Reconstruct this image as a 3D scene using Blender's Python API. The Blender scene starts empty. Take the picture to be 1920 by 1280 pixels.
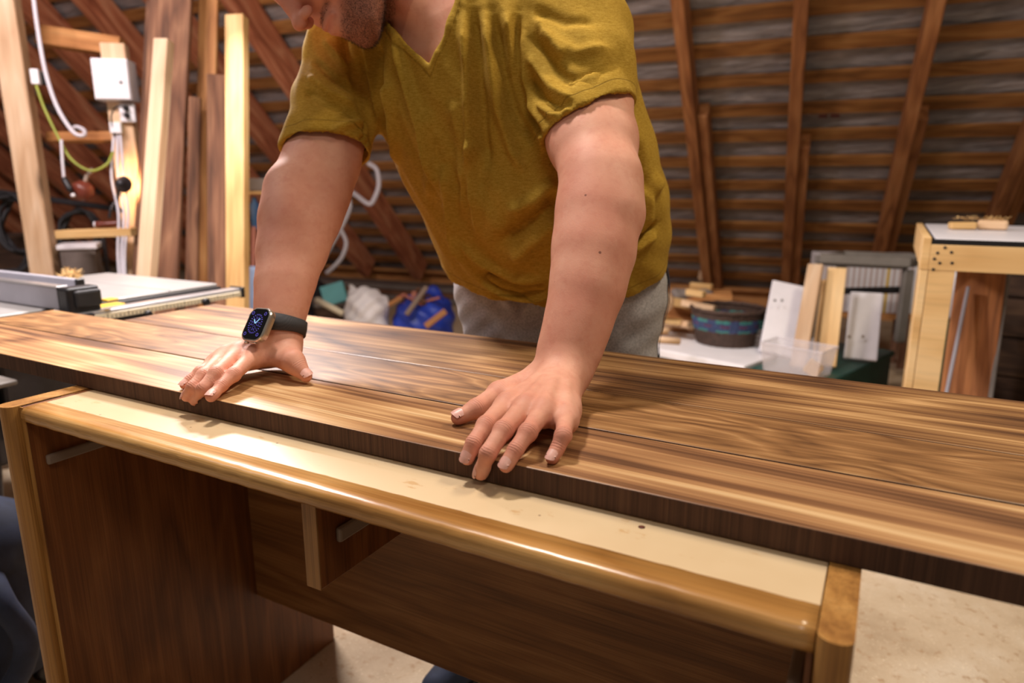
import bpy, bmesh, math, random
import numpy as np
from mathutils import Vector, Matrix
from mathutils.bvhtree import BVHTree
random.seed(7); rng = np.random.default_rng(7)
C = bpy.context.scene.collection
scn = bpy.context.scene
PI = math.pi

# ------------------------------------------------------------------ camera
F_PX = 1290.0
PHI = math.atan(295 / 1290.0); TH = math.radians(28.6); CZ = 1.048
AX_R = np.array([math.cos(TH), math.sin(TH), 0.0])
_h = np.array([-math.sin(TH), math.cos(TH), 0.0])
AX_F = _h * math.cos(PHI) + np.array([0, 0, -math.sin(PHI)])
AX_U = _h * math.sin(PHI) + np.array([0, 0, math.cos(PHI)])
CAM = np.array([0.0, 0.0, CZ])
cd = bpy.data.cameras.new('camera'); cam = bpy.data.objects.new('camera', cd); C.objects.link(cam)
cd.sensor_width = 36; cd.lens = 36 * F_PX / 1920
cd.clip_start = 0.02; cd.clip_end = 60
cam.matrix_world = Matrix(((AX_R[0], AX_U[0], -AX_F[0], 0), (AX_R[1], AX_U[1], -AX_F[1], 0), (AX_R[2], AX_U[2], -AX_F[2], CZ), (0, 0, 0, 1)))
cd.dof.use_dof = True; cd.dof.focus_distance = 0.86; cd.dof.aperture_fstop = 3.6
scn.camera = cam

# ------------------------------------------------------------------ world, lamps, exposure
w = bpy.data.worlds.new('world'); scn.world = w; w.use_nodes = True
w.node_tree.nodes['Background'].inputs[0].default_value = (1.0, 0.86, 0.72, 1)
w.node_tree.nodes['Background'].inputs[1].default_value = 0.12
scn.view_settings.view_transform = 'Standard'; scn.view_settings.look = 'None'
scn.view_settings.exposure = 0.0; scn.view_settings.gamma = 1; scn.view_settings.use_curve_mapping = False

def area(name, loc, target, sx, sy, power, col):
    l = bpy.data.lights.new(name, 'AREA'); l.shape = 'RECTANGLE'; l.size = sx; l.size_y = sy
    l.energy = power; l.color = col
    o = bpy.data.objects.new(name, l); C.objects.link(o); o.location = loc
    o.rotation_euler = (Vector(target) - Vector(loc)).to_track_quat('-Z', 'Y').to_euler()
    return o
area('tube_lamp_left', (-2.05, 1.75, 2.00), (-1.0, 0.85, 0.8), 0.45, 0.14, 62, (1.0, 0.90, 0.88))
area('ceiling_lamp_overhead', (-1.02, 1.02, 2.75), (-.9, .9, 0.8), 0.22, 0.22, 40, (1.0, 0.91, 0.84))
area('ceiling_lamp_workshop', (0.6, 1.5, 2.7), (0.2, 1.5, 0.8), 0.6, 0.2, 24, (1.0, 0.84, 0.62))
area('ceiling_lamp_left', (-2.4, 0.3, 2.6), (-4.0, 3.2, 1.0), 0.9, 0.3, 64, (1.0, 0.84, 0.84))
area('ceiling_lamp_behind', (0.5, -0.6, 2.8), (-0.4, 0.9, 0.8), 0.8, 0.4, 10, (1.0, 0.88, 0.78))

# ------------------------------------------------------------------ helpers
def V(px, py, t):            # point seen at a pixel, t metres along the view axis
    return CAM + t * ((px - 960) / F_PX * AX_R - (py - 640) / F_PX * AX_U + AX_F)
def Zp(px, py, z):           # point on the horizontal plane z
    d = (px - 960) / F_PX * AX_R - (py - 640) / F_PX * AX_U + AX_F
    return CAM + d * ((z - CZ) / d[2])
def nrm(v):
    v = np.asarray(v, float); return v / np.linalg.norm(v)

def tag(o, label=None, cat=None, group=None, kind=None):
    if label: o['label'] = label
    if cat: o['category'] = cat
    if group: o['group'] = group
    if kind: o['kind'] = kind
    return o
def thing(name, label, cat, loc=(0, 0, 0), group=None):
    o = bpy.data.objects.new(name, None); C.objects.link(o); o.location = Vector([float(x) for x in loc]); o.empty_display_size = .05
    return tag(o, label, cat, group)
def put(o, parent):
    if parent is not None:
        o.parent = parent
        o.matrix_parent_inverse = parent_world(parent).inverted()
    return o
def parent_world(p):
    m = p.matrix_basis.copy()
    if p.parent is not None: m = parent_world(p.parent) @ p.matrix_parent_inverse @ m
    return m
def mesh_obj(name, verts, faces, mat, parent=None, smooth=False, mats=None, fmat=None):
    me = bpy.data.meshes.new(name)
    me.from_pydata([tuple(map(float, v)) for v in verts], [], faces); me.update()
    for m in (mats or [mat]): me.materials.append(m)
    if fmat is not None: me.polygons.foreach_set('material_index', fmat)
    if smooth: me.polygons.foreach_set('use_smooth', [True] * len(me.polygons))
    o = bpy.data.objects.new(name, me); C.objects.link(o)
    return put(o, parent)
def bm_obj(name, bm, mat, parent=None, smooth=False, matrix=None, mats=None):
    me = bpy.data.meshes.new(name); bm.to_mesh(me); bm.free()
    for m in (mats or [mat]): me.materials.append(m)
    if smooth: me.polygons.foreach_set('use_smooth', [True] * len(me.polygons))
    o = bpy.data.objects.new(name, me); C.objects.link(o)
    if matrix is not None: o.matrix_basis = matrix
    return put(o, parent)
def frame(o, x, y, z):
    return Matrix(((x[0], y[0], z[0], o[0]), (x[1], y[1], z[1], o[1]), (x[2], y[2], z[2], o[2]), (0, 0, 0, 1)))
def box_bm(sx, sy, sz, bev=0.0, seg=1):
    bm = bmesh.new(); bmesh.ops.create_cube(bm, size=1)
    bmesh.ops.scale(bm, vec=(sx, sy, sz), verts=bm.verts)
    if bev > 0: bmesh.ops.bevel(bm, geom=bm.edges[:], offset=bev, segments=seg, affect='EDGES', profile=.5)
    return bm
def box(name, lo, hi, mat, parent=None, bev=0.002, seg=1, smooth=False):
    lo = np.minimum(lo, hi) * 1.0 + 0 * np.array(hi, float); hi2 = np.maximum(lo, hi)
    c = (lo + hi2) / 2; s = hi2 - lo
    return bm_obj(name, box_bm(s[0], s[1], s[2], bev, seg), mat, parent, smooth, Matrix.Translation(Vector([float(v) for v in c])))
def beam(name, p0, p1, w_, d_, face, mat, parent=None, bev=0.003, seg=1):
    """bar from p0 to p1; local X = its length, w_ across, d_ along the 'face' direction"""
    p0 = np.asarray(p0, float); p1 = np.asarray(p1, float)
    x = nrm(p1 - p0); z = np.asarray(face, float); z = nrm(z - x * (z @ x)); y = np.cross(z, x)
    return bm_obj(name, box_bm(np.linalg.norm(p1 - p0), w_, d_, bev, seg), mat, parent, False, frame((p0 + p1) / 2, x, y, z))
def catmull(pts, n=8):
    P = [np.asarray(p, float) for p in pts]; P = [2 * P[0] - P[1]] + P + [2 * P[-1] - P[-2]]
    out = []
    for i in range(1, len(P) - 2):
        for j in range(n):
            t = j / n
            out.append(.5 * ((2 * P[i]) + (-P[i-1] + P[i+1]) * t + (2*P[i-1] - 5*P[i] + 4*P[i+1] - P[i+2]) * t*t + (-P[i-1] + 3*P[i] - 3*P[i+1] + P[i+2]) * t**3))
    out.append(P[-2]); return out
def tube_mesh(path, r, sides=8, closed=False):
    path = [np.asarray(p, float) for p in path]; n = len(path)
    rr = r if hasattr(r, '__len__') else [r] * n
    verts, faces = [], []; up = np.array([0.13, .21, .97]); prev = None
    for i, p in enumerate(path):
        a = path[(i+1) % n] if (closed or i < n-1) else p; b = path[i-1] if (closed or i > 0) else p
        t = nrm(a - b)
        u = (up if prev is None else prev); u = u - t * (u @ t); u = nrm(u); prev = u; v = np.cross(t, u)
        for k in range(sides):
            a_ = 2*PI*k/sides; verts.append(p + rr[i] * (math.cos(a_) * u + math.sin(a_) * v))
    for i in range(n if closed else n-1):
        j = (i+1) % n
        for k in range(sides):
            k2 = (k+1) % sides; faces.append((i*sides+k, i*sides+k2, j*sides+k2, j*sides+k))
    if not closed:
        faces.append(tuple(range(sides))[::-1]); faces.append(tuple((n-1)*sides + k for k in range(sides)))
    return verts, faces
def tube(name, pts, r, mat, parent=None, sides=8, n=8, curve=True):
    path = catmull(pts, n) if curve and len(pts) > 2 else pts
    v, f = tube_mesh(path, r, sides)
    return mesh_obj(name, v, f, mat, parent, True)
def lathe(name, prof, mat, parent=None, loc=(0,0,0), axis=(0,0,1), sides=24, sy=1.0, smooth=True):
    z = nrm(axis); x = nrm(np.cross([.3,.9,.1], z)); y = np.cross(z, x)
    verts, faces = [], []; n = len(prof)
    for (r, h) in prof:
        for k in range(sides):
            a = 2*PI*k/sides; verts.append(np.asarray(loc) + r*math.cos(a)*x + sy*r*math.sin(a)*y + h*z)
    for i in range(n-1):
        for k in range(sides):
            k2 = (k+1) % sides; faces.append((i*sides+k, i*sides+k2, (i+1)*sides+k2, (i+1)*sides+k))
    faces.append(tuple(range(sides))[::-1]); faces.append(tuple((n-1)*sides+k for k in range(sides)))
    return mesh_obj(name, verts, faces, mat, parent, smooth)

# ------------------------------------------------------------------ materials
def srgb(r, g, b):
    return tuple((c/255/12.92 if c/255 <= .04045 else ((c/255+.055)/1.055)**2.4) for c in (r, g, b)) + (1,)
class NT:
    def __init__(s, name):
        s.m = bpy.data.materials.new(name); s.m.use_nodes = True; s.t = s.m.node_tree; s.b = s.t.nodes['Principled BSDF']
    def n(s, typ, **kw):
        nd = s.t.nodes.new(typ)
        for k, v in kw.items():
            if k.startswith('i_'):
                key = k[2:]; key = int(key) if key.isdigit() else key.replace('_', ' ')
                nd.inputs[key].default_value = v
            else: setattr(nd, k, v)
        return nd
    def l(s, a, b): s.t.links.new(a, b)
    def math(s, op, a, b=None, c=None):
        nd = s.t.nodes.new('ShaderNodeMath'); nd.operation = op
        for i, x in enumerate((a, b, c)):
            if x is None: continue
            if hasattr(x, 'is_output'): s.l(x, nd.inputs[i])
            else: nd.inputs[i].default_value = x
        return nd.outputs[0]
    def mix(s, fac, a, b, mode='MIX'):
        nd = s.t.nodes.new('ShaderNodeMix'); nd.data_type = 'RGBA'; nd.blend_type = mode
        for inp, x in ((nd.inputs[0], fac), (nd.inputs[6], a), (nd.inputs[7], b)):
            if hasattr(x, 'is_output'): s.l(x, inp)
            else: inp.default_value = x
        return nd.outputs[2]
    def coords(s, scale=(1,1,1), rot=(0,0,0), loc=(0,0,0), kind='Object', rnd=0.0):
        tc = s.n('ShaderNodeTexCoord'); mp = s.n('ShaderNodeMapping')
        mp.inputs['Scale'].default_value = scale; mp.inputs['Rotation'].default_value = rot; mp.inputs['Location'].default_value = loc
        src = tc.outputs[kind]
        if rnd:
            oi = s.n('ShaderNodeObjectInfo'); cm = s.n('ShaderNodeCombineXYZ')
            s.l(s.math('MULTIPLY', oi.outputs['Random'], rnd), cm.inputs[0]); s.l(s.math('MULTIPLY', oi.outputs['Random'], rnd*.37), cm.inputs[1])
            s.l(s.math('MULTIPLY', oi.outputs['Random'], rnd*.61), cm.inputs[2])
            ad = s.n('ShaderNodeVectorMath', operation='ADD'); s.l(src, ad.inputs[0]); s.l(cm.outputs[0], ad.inputs[1]); src = ad.outputs[0]
        s.l(src, mp.inputs[0]); return mp.outputs[0]
    def noise(s, vec, scale=5, detail=4, rough=.5, dist=0):
        nd = s.n('ShaderNodeTexNoise'); nd.inputs['Scale'].default_value = scale; nd.inputs['Detail'].default_value = detail
        nd.inputs['Roughness'].default_value = rough; nd.inputs['Distortion'].default_value = dist
        s.l(vec, nd.inputs['Vector']); return nd.outputs['Fac']
    def ramp(s, fac, stops):
        nd = s.n('ShaderNodeValToRGB'); e = nd.color_ramp.elements
        e[0].position, e[0].color = stops[0]; e[1].position, e[1].color = stops[-1]
        for p, c in stops[1:-1]:
            x = e.new(p); x.color = c
        s.l(fac, nd.inputs[0]); return nd.outputs[0]
    def bump(s, h, strength=.2, dist=.002):
        nd = s.n('ShaderNodeBump'); nd.inputs['Strength'].default_value = strength; nd.inputs['Distance'].default_value = dist
        s.l(h, nd.inputs['Height']); s.l(nd.outputs[0], s.b.inputs['Normal']); return nd
    def color(s, c):
        if hasattr(c, 'is_output'): s.l(c, s.b.inputs['Base Color'])
        else: s.b.inputs['Base Color'].default_value = c

def plain(name, col, rough=.5, metal=0.0, var=.12, nscale=12, bump=.08, spec=.5, emit=None, es=0, trans=0, alpha=1, rnd=0):
    t = NT(name); v = t.coords((1,1,1), rnd=rnd)
    nz = t.noise(v, nscale, 4, .6)
    dark = tuple(c*(1-var*1.6) for c in col[:3]) + (1,); lite = tuple(min(1, c*(1+var)) for c in col[:3]) + (1,)
    t.color(t.ramp(nz, [(.3, dark), (.7, lite)]))
    t.b.inputs['Roughness'].default_value = rough; t.b.inputs['Metallic'].default_value = metal
    t.b.inputs['Specular IOR Level'].default_value = spec
    if bump: t.bump(t.noise(v, nscale*8, 3), bump, .001)
    if emit: t.b.inputs['Emission Color'].default_value = emit; t.b.inputs['Emission Strength'].default_value = es
    if trans: t.b.inputs['Transmission Weight'].default_value = trans
    if alpha < 1: t.b.inputs['Alpha'].default_value = alpha
    return t.m

def wood(name, stops, ring=10.0, streak=60.0, rough=.5, axis=0, knots=0.0, fine=.35, spec=.4, wear=None, amp=1.0, sheen=0.0, con=1.0, rw=.38, tilt=0.0, along=1.0, hue=.12, bumps=.15):
    """stops: dark -> light colours; grain runs along local axis"""
    t = NT(name)
    rot = {0: (0,0,tilt), 1: (0,0,PI/2), 2: (0,PI/2,0)}[axis]
    base = t.coords((1,1,1), rot=rot, rnd=17.0)
    def mp(sc):
        m = t.n('ShaderNodeMapping'); m.inputs['Scale'].default_value = sc; t.l(base, m.inputs[0]); return m.outputs[0]
    big = t.noise(mp((.9*along, 5, 5)), ring*.25, 2, .5, .3)           # slow figure
    rings = t.math('FRACT', t.math('MULTIPLY', big, 9.0*amp))
    rings = t.math('PINGPONG', t.math('MULTIPLY', big, 9.0*amp), 1.0)
    st = t.noise(mp((.7*along, streak, streak)), 1.0, 4, .65)
    fi = t.noise(mp((6*along, streak*9, streak*9)), 1.0, 2, .5)
    f = t.math('ADD', t.math('MULTIPLY', rings, rw), t.math('MULTIPLY', st, .85))
    f = t.math('SUBTRACT', f, .12 + (rw-.38)*.5)
    f = t.math('ADD', t.math('MULTIPLY', t.math('SUBTRACT', f, .5), con), .5)
    n = len(stops); col = t.ramp(f, [(.18 + .64*i/(n-1), c) for i, c in enumerate(stops)])
    pore = t.ramp(fi, [(.36, (1-fine, 1-fine, 1-fine, 1)), (.52, (1,1,1,1))])
    col = t.mix(1.0, col, pore, 'MULTIPLY')
    oi = t.n('ShaderNodeObjectInfo')
    hs = t.n('ShaderNodeHueSaturation'); t.l(col, hs.inputs['Color'])
    t.l(t.math('ADD', t.math('MULTIPLY', oi.outputs['Random'], hue*2), 1-hue), hs.inputs['Value'])
    col = hs.outputs[0]
    if knots:
        vo = t.n('ShaderNodeTexVoronoi'); vo.inputs['Scale'].default_value = knots; t.l(mp((.5,1.6,1.6)), vo.inputs['Vector'])
        k = t.ramp(vo.outputs['Distance'], [(.05, (1,1,1,1)), (.13, (0,0,0,1))])
        col = t.mix(k, col, tuple(c*.35 for c in stops[0][:3])+(1,))
    if wear:
        wn = t.noise(t.coords((1.2,1.2,1.2), kind='Object'), 9, 6, .7)
        col = t.mix(t.ramp(wn, [(.66, (0,0,0,1)), (.74, (.6,.6,.6,1))]), col, wear)
    t.color(col)
    t.b.inputs['Roughness'].default_value = rough; t.b.inputs['Specular IOR Level'].default_value = spec
    if bumps: t.bump(t.math('ADD', t.math('MULTIPLY', st, .6), t.math('MULTIPLY', fi, .4)), bumps, .0015)
    return t.m

M = {}
M['slab'] = wood('walnut_slab', [srgb(100,66,42), srgb(146,102,66), srgb(176,130,86), srgb(206,162,112), srgb(226,190,142)], ring=6, streak=110, rough=.42, fine=.25, tilt=.035, hue=.02, amp=.8, con=1.25)
M['slab_mid'] = wood('walnut_mid', [srgb(92,60,36), srgb(134,94,56), srgb(160,116,72), srgb(194,150,100)], ring=9, streak=95, rough=.42, fine=.3, amp=1.8, along=1.8, hue=.02, rw=.30, con=1.15)
M['slab_dark'] = wood('walnut_back', [srgb(78,50,32), srgb(124,86,54), srgb(160,118,74), srgb(208,164,112)], ring=6, streak=130, rough=.42, fine=.25, hue=.02, amp=.9, con=1.3)
M['slab_edge'] = wood('walnut_sawn_edge_shaded', [srgb(58,38,26), srgb(86,58,42), srgb(112,80,58)], ring=12, streak=240, axis=2, rough=.8, fine=.4, hue=.02, bumps=.3, rw=.05)  # rough sawn edge; part of its darkness is shade put into the colour
M['oak'] = wood('oak_veneer_dark', [srgb(88,48,22), srgb(128,76,38), srgb(156,100,54)], ring=9, streak=150, axis=2, rough=.42, fine=.35, hue=.04, con=.75)
M['oak_h'] = wood('oak_veneer_panel', [srgb(104,64,34), srgb(144,96,54), srgb(172,122,74)], ring=9, streak=150, axis=0, rough=.42, fine=.35, hue=.04, con=.75)
M['oak_lip'] = wood('oak_edge_band', [srgb(146,98,46), srgb(190,140,78), srgb(214,170,108)], ring=7, streak=70, rough=.26, fine=.25, wear=srgb(224,200,166), hue=.02, spec=.6)
M['oak_post'] = wood('oak_post', [srgb(132,86,40), srgb(176,126,66), srgb(204,156,92)], ring=7, streak=70, axis=2, rough=.35, fine=.25, hue=.02)
M['pine'] = wood('pine_light', [srgb(188,150,112), srgb(214,180,144), srgb(228,200,168)], ring=6, streak=30, rough=.6, knots=3.0, fine=.12)
M['pine_y'] = wood('pine_yellow', [srgb(174,132,78), srgb(204,164,106), srgb(220,186,132)], ring=6, streak=30, rough=.6, knots=2.0, fine=.15)
M['pine_o'] = wood('pine_orange', [srgb(150,96,50), srgb(186,128,74), srgb(210,156,98)], ring=6, streak=30, rough=.65, knots=2.5, fine=.2)
M['brown'] = wood('rough_brown_board', [srgb(84,54,38), srgb(124,84,60), srgb(156,114,84)], ring=7, streak=34, rough=.75, fine=.35)
M['rafter'] = wood('rafter_wood', [srgb(128,78,44), srgb(172,112,66), srgb(196,138,88)], ring=6, streak=24, rough=.7, knots=2.2, fine=.25)
M['rafter_lit'] = wood('rafter_wood_left_lit', [srgb(152,84,56), srgb(204,126,88), srgb(230,166,124)], ring=6, streak=24, rough=.7, knots=2.2, fine=.25)  # same rafter wood, with the left side's brighter reddish light in its colour
M['batten'] = wood('batten_wood', [srgb(116,74,36), srgb(158,106,54), srgb(180,130,74)], ring=6, streak=20, rough=.75, knots=2.0, fine=.25)
M['birch'] = wood('birch_plywood', [srgb(206,162,104), srgb(228,190,134), srgb(238,206,156)], ring=4, streak=10, rough=.55, fine=.08, amp=.8, hue=.02)
M['darkboard'] = wood('dark_old_board', [srgb(42,30,24), srgb(70,50,38), srgb(98,74,56)], ring=7, streak=24, rough=.85, knots=2.0, fine=.4)

def laminate():
    t = NT('worn_laminate_top'); v = t.coords((1,1,1))
    a = t.noise(v, 2.2, 5, .6); b = t.noise(t.coords((1.5,4,1)), 9, 5, .7)
    col = t.ramp(a, [(.35, srgb(206,176,134)), (.6, srgb(222,196,158))])
    stain = t.ramp(b, [(.6, (0,0,0,1)), (.64, (.9,.9,.9,1))])
    col = t.mix(stain, col, srgb(206,168,120))
    sp = t.n('ShaderNodeTexVoronoi'); sp.inputs['Scale'].default_value = 26; t.l(v, sp.inputs['Vector'])
    col = t.mix(t.ramp(sp.outputs['Distance'], [(.03, (.7,.7,.7,1)), (.05, (0,0,0,1))]), col, srgb(110,70,50))
    t.color(col); t.b.inputs['Roughness'].default_value = .32; t.bump(t.noise(v, 90, 3), .06, .001)
    return t.m
M['laminate'] = laminate()

def floor_mat():
    t = NT('dusty_osb_floor'); v = t.coords((1,1,1))
    a = t.noise(v, 3.0, 6, .65); b = t.noise(v, 38, 5, .7); c = t.noise(v, 150, 3, .6)
    col = t.ramp(a, [(.3, srgb(164,142,114)), (.5, srgb(190,170,142)), (.72, srgb(208,194,172))])
    col = t.mix(t.ramp(b, [(.56, (0,0,0,1)), (.68, (.6,.6,.6,1))]), col, srgb(150,112,72))
    col = t.mix(t.ramp(c, [(.62, (0,0,0,1)), (.72, (.6,.6,.6,1))]), col, srgb(232,214,184))
    t.color(col); t.b.inputs['Roughness'].default_value = .8
    t.bump(t.math('ADD', t.math('MULTIPLY', b, .7), t.math('MULTIPLY', c, .4)), .5, .006)
    return t.m
M['floor'] = floor_mat()

def underlay():
    t = NT('grey_roof_membrane'); v = t.coords((1,1,1))
    a = t.noise(t.coords((1.5,6,6)), 3, 5, .6)
    col = t.ramp(a, [(.3, srgb(120,116,116)), (.6, srgb(168,160,158)), (.75, srgb(196,188,188))])
    t.color(col); t.b.inputs['Roughness'].default_value = .45; t.bump(t.noise(t.coords((2,9,9)), 4, 4), .8, .02)
    return t.m
M['membrane'] = underlay()

M['white'] = plain('white_paint', srgb(232,230,238), .35, var=.03)
M['white_soft'] = plain('white_plastic', srgb(238,236,240), .45, var=.03)
M['grey_metal'] = plain('grey_cast_table', srgb(176,174,172), .32, .25, var=.06, nscale=4)
M['alu'] = plain('aluminium', srgb(205,205,208), .3, .85, var=.05)
M['alu_face'] = plain('aluminium_satin', srgb(170,170,180), .5, .3, var=.05)
M['black'] = plain('black_plastic', srgb(26,26,30), .4, var=.2)
M['rubber'] = plain('black_rubber', srgb(34,34,38), .6, var=.2)
M['yellow'] = plain('yellow_plastic', srgb(226,184,60), .4, var=.06)
M['orange'] = plain('orange_paint', srgb(214,130,24), .45, var=.1)
M['darkblue'] = plain('dark_blue_cloth', srgb(30,40,64), .8, var=.25, nscale=20)
M['navy'] = plain('navy_stripe_cloth', srgb(22,30,50), .85, var=.2)
M['greyplastic'] = plain('grey_plastic', srgb(138,120,106), .5, var=.06)
M['taupe'] = plain('taupe_box', srgb(120,110,104), .6, var=.1)
M['greymetal2'] = plain('grey_painted_metal', srgb(126,120,114), .5, .1, var=.1)
M['teal'] = plain('teal_board', srgb(110,184,190), .6, var=.06)
M['green'] = plain('dark_green_plastic', srgb(22,74,66), .5, var=.12)
M['cablewhite'] = plain('white_cable', srgb(210,206,214), .5, var=.05)
M['cablegreen'] = plain('yellow_green_cable', srgb(150,160,60), .5, var=.1)
M['steel_dark'] = plain('dark_steel', srgb(60,58,62), .4, .6, var=.15)
M['bluebag'] = plain('blue_bag', srgb(34,62,170), .4, var=.25, nscale=9)
M['bluecloth'] = plain('blue_can', srgb(50,90,140), .5, var=.2)
M['cream'] = plain('cream_tube', srgb(226,216,190), .4, var=.05)
M['redbrown'] = plain('copper_brown', srgb(110,50,36), .35, var=.2)
M['dark'] = plain('dark_clutter', srgb(34,32,38), .75, var=.4, nscale=9)
M['oldgreen'] = plain('olive_panel', srgb(90,92,60), .7, var=.15)
M['pinkboard'] = plain('pink_brown_paint', srgb(170,104,84), .6, var=.12)
M['white_bag'] = plain('white_bag', srgb(240,238,242), .5, var=.03, nscale=5, bump=.3)
M['dust'] = plain('wood_shavings', srgb(214,178,120), .85, var=.2, nscale=60)
M['seam'] = plain('dark_gap', srgb(30,20,14), .8, var=.2)
M['steel_watch'] = plain('titanium', srgb(206,200,190), .28, .9, var=.03)
M['screen'] = plain('watch_glass', srgb(6,6,12), .08, var=.05, bump=0)
M['dial'] = plain('dial_violet', srgb(90,80,190), .4, var=.25, nscale=900, bump=0, emit=(.16,.13,.75,1), es=.55)
M['dialhand'] = plain('dial_hand', srgb(150,200,240), .4, var=.02, bump=0, emit=(.35,.7,1,1), es=.9)
M['clearbin'] = plain('clear_polypropylene', srgb(226,222,228), .35, var=.02, bump=0, alpha=.28)
def strap_mat():
    t = NT('woven_grey_strap'); v = t.coords((900,900,900))
    wv = t.n('ShaderNodeTexChecker'); wv.inputs['Scale'].default_value = 1; t.l(v, wv.inputs[0])
    t.color(t.mix(wv.outputs['Fac'], srgb(46,46,50), srgb(66,64,66))); t.b.inputs['Roughness'].default_value = .75
    return t.m
M['strap'] = strap_mat()

def skin_mat():
    t = NT('skin'); v = t.coords((1,1,1))
    a = t.noise(v, 14, 5, .6); b = t.noise(v, 60, 4, .65); c = t.noise(v, 420, 3, .6)
    col = t.ramp(a, [(.3, srgb(208,144,120)), (.5, srgb(217,157,132)), (.72, srgb(226,171,146))])
    col = t.mix(t.ramp(b, [(.5, (0,0,0,1)), (.72, (.3,.3,.3,1))]), col, srgb(190,112,92))
    at = t.n('ShaderNodeAttribute'); at.attribute_name = 'red'
    col = t.mix(t.math('MULTIPLY', at.outputs['Fac'], .55), col, srgb(196,104,88))
    bd = t.n('ShaderNodeAttribute'); bd.attribute_name = 'beard'
    hair = t.ramp(t.noise(v, 900, 2, .6), [(.4, (.35,.35,.35,1)), (.6, (1,1,1,1))])
    col = t.mix(t.math('MULTIPLY', t.math('MULTIPLY', bd.outputs['Fac'], .85), hair), col, srgb(60,34,26))
    # moles
    vo = t.n('ShaderNodeTexVoronoi'); vo.inputs['Scale'].default_value = 15; t.l(v, vo.inputs['Vector'])
    col = t.mix(t.ramp(vo.outputs['Distance'], [(.022, (.8,.8,.8,1)), (.035, (0,0,0,1))]), col, srgb(104,56,44))
    al = t.n('ShaderNodeAttribute'); al.attribute_name = 'along'; mk = t.n('ShaderNodeAttribute'); mk.attribute_name = 'crease'
    wob = t.math('ADD', t.math('MULTIPLY', al.outputs['Fac'], 2*PI/.0030), t.math('MULTIPLY', t.noise(v, 160, 2), 5.0))
    s = t.math('POWER', t.math('ADD', t.math('MULTIPLY', t.math('SINE', wob), .5), .5), 4.0)
    s = t.math('MULTIPLY', s, mk.outputs['Fac'])
    col = t.mix(t.math('MULTIPLY', s, .8), col, srgb(130,66,50))
    t.color(col)
    t.b.inputs['Roughness'].default_value = .58; t.b.inputs['Subsurface Weight'].default_value = .12
    t.b.inputs['Subsurface Radius'].default_value = (.01,.004,.002); t.b.inputs['Subsurface Scale'].default_value = .5
    t.b.inputs['Specular IOR Level'].default_value = .3
    h = t.math('SUBTRACT', t.math('MULTIPLY', c, .25), t.math('MULTIPLY', s, 1.2))
    t.bump(h, .5, .0012)
    return t.m
M['skin'] = skin_mat()
M['nail'] = plain('fingernail', srgb(224,170,156), .42, var=.05, nscale=200, bump=0, spec=.6)
M['hair'] = plain('brown_hair', srgb(58,34,24), .6, var=.3, nscale=200)

def cloth_mat(name, c1, c2, c3, hem=True, fine=(60,400,60)):
    t = NT(name)
    a = t.noise(t.coords(fine), 1.0, 3, .6); b = t.noise(t.coords((1,1,1)), 700, 2, .6); g = t.noise(t.coords((1,1,1)), 5, 3)
    col = t.ramp(t.math('ADD', t.math('MULTIPLY', a, .6), t.math('MULTIPLY', b, .4)), [(.36, c1), (.5, c2), (.64, c3)])
    col = t.mix(t.math('MULTIPLY', g, .25), col, c1)
    if hem:
        at = t.n('ShaderNodeAttribute'); at.attribute_name = 'hem'
        d = t.math('ABSOLUTE', t.math('SUBTRACT', at.outputs['Fac'], .021))
        line = t.math('SUBTRACT', 1.0, t.math('MINIMUM', t.math('MULTIPLY', d, 1/.0018), 1.0))
        col = t.mix(t.math('MULTIPLY', line, .55), col, tuple(x*.4 for x in c1[:3])+(1,))
    t.color(col)
    t.b.inputs['Roughness'].default_value = .9; t.b.inputs['Specular IOR Level'].default_value = .15
    t.b.inputs['Sheen Weight'].default_value = 0.0
    h = t.math('MULTIPLY', b, .4)
    if hem: h = t.math('SUBTRACT', h, t.math('MULTIPLY', line, 1.0))
    t.bump(h, .35, .0012)
    return t.m
M['shirt'] = cloth_mat('mustard_jersey', srgb(148,114,34), srgb(174,138,48), srgb(194,160,70), fine=(120,120,900))
M['pants'] = cloth_mat('grey_marl_jersey', srgb(146,142,142), srgb(184,180,180), srgb(208,204,204), hem=False, fine=(300,300,300))

# ------------------------------------------------------------------ room: floor, sloping roof
SLOPE = math.radians(42.7); TS = math.tan(SLOPE); PSI = math.radians(5.5)
ER = np.array([math.cos(PSI), math.sin(PSI), 0]); EN = np.array([-math.sin(PSI), math.cos(PSI), 0])
DS = EN * math.cos(SLOPE) - np.array([0,0,1]) * math.sin(SLOPE)     # down the slope
RN = -(EN * math.sin(SLOPE) + np.array([0,0,1]) * math.cos(SLOPE))  # into the room
def RF(p, s, off=0):      # point of the roof underside: p along the eaves, s down the slope, off into the room
    return EN * 5.1 + np.array([0,0,CZ]) + ER * p + DS * s + RN * off
fl = box('floor', (-13, -3, -.06), (5, 8, 0), M['floor'], bev=0); tag(fl, kind='structure')
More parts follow.
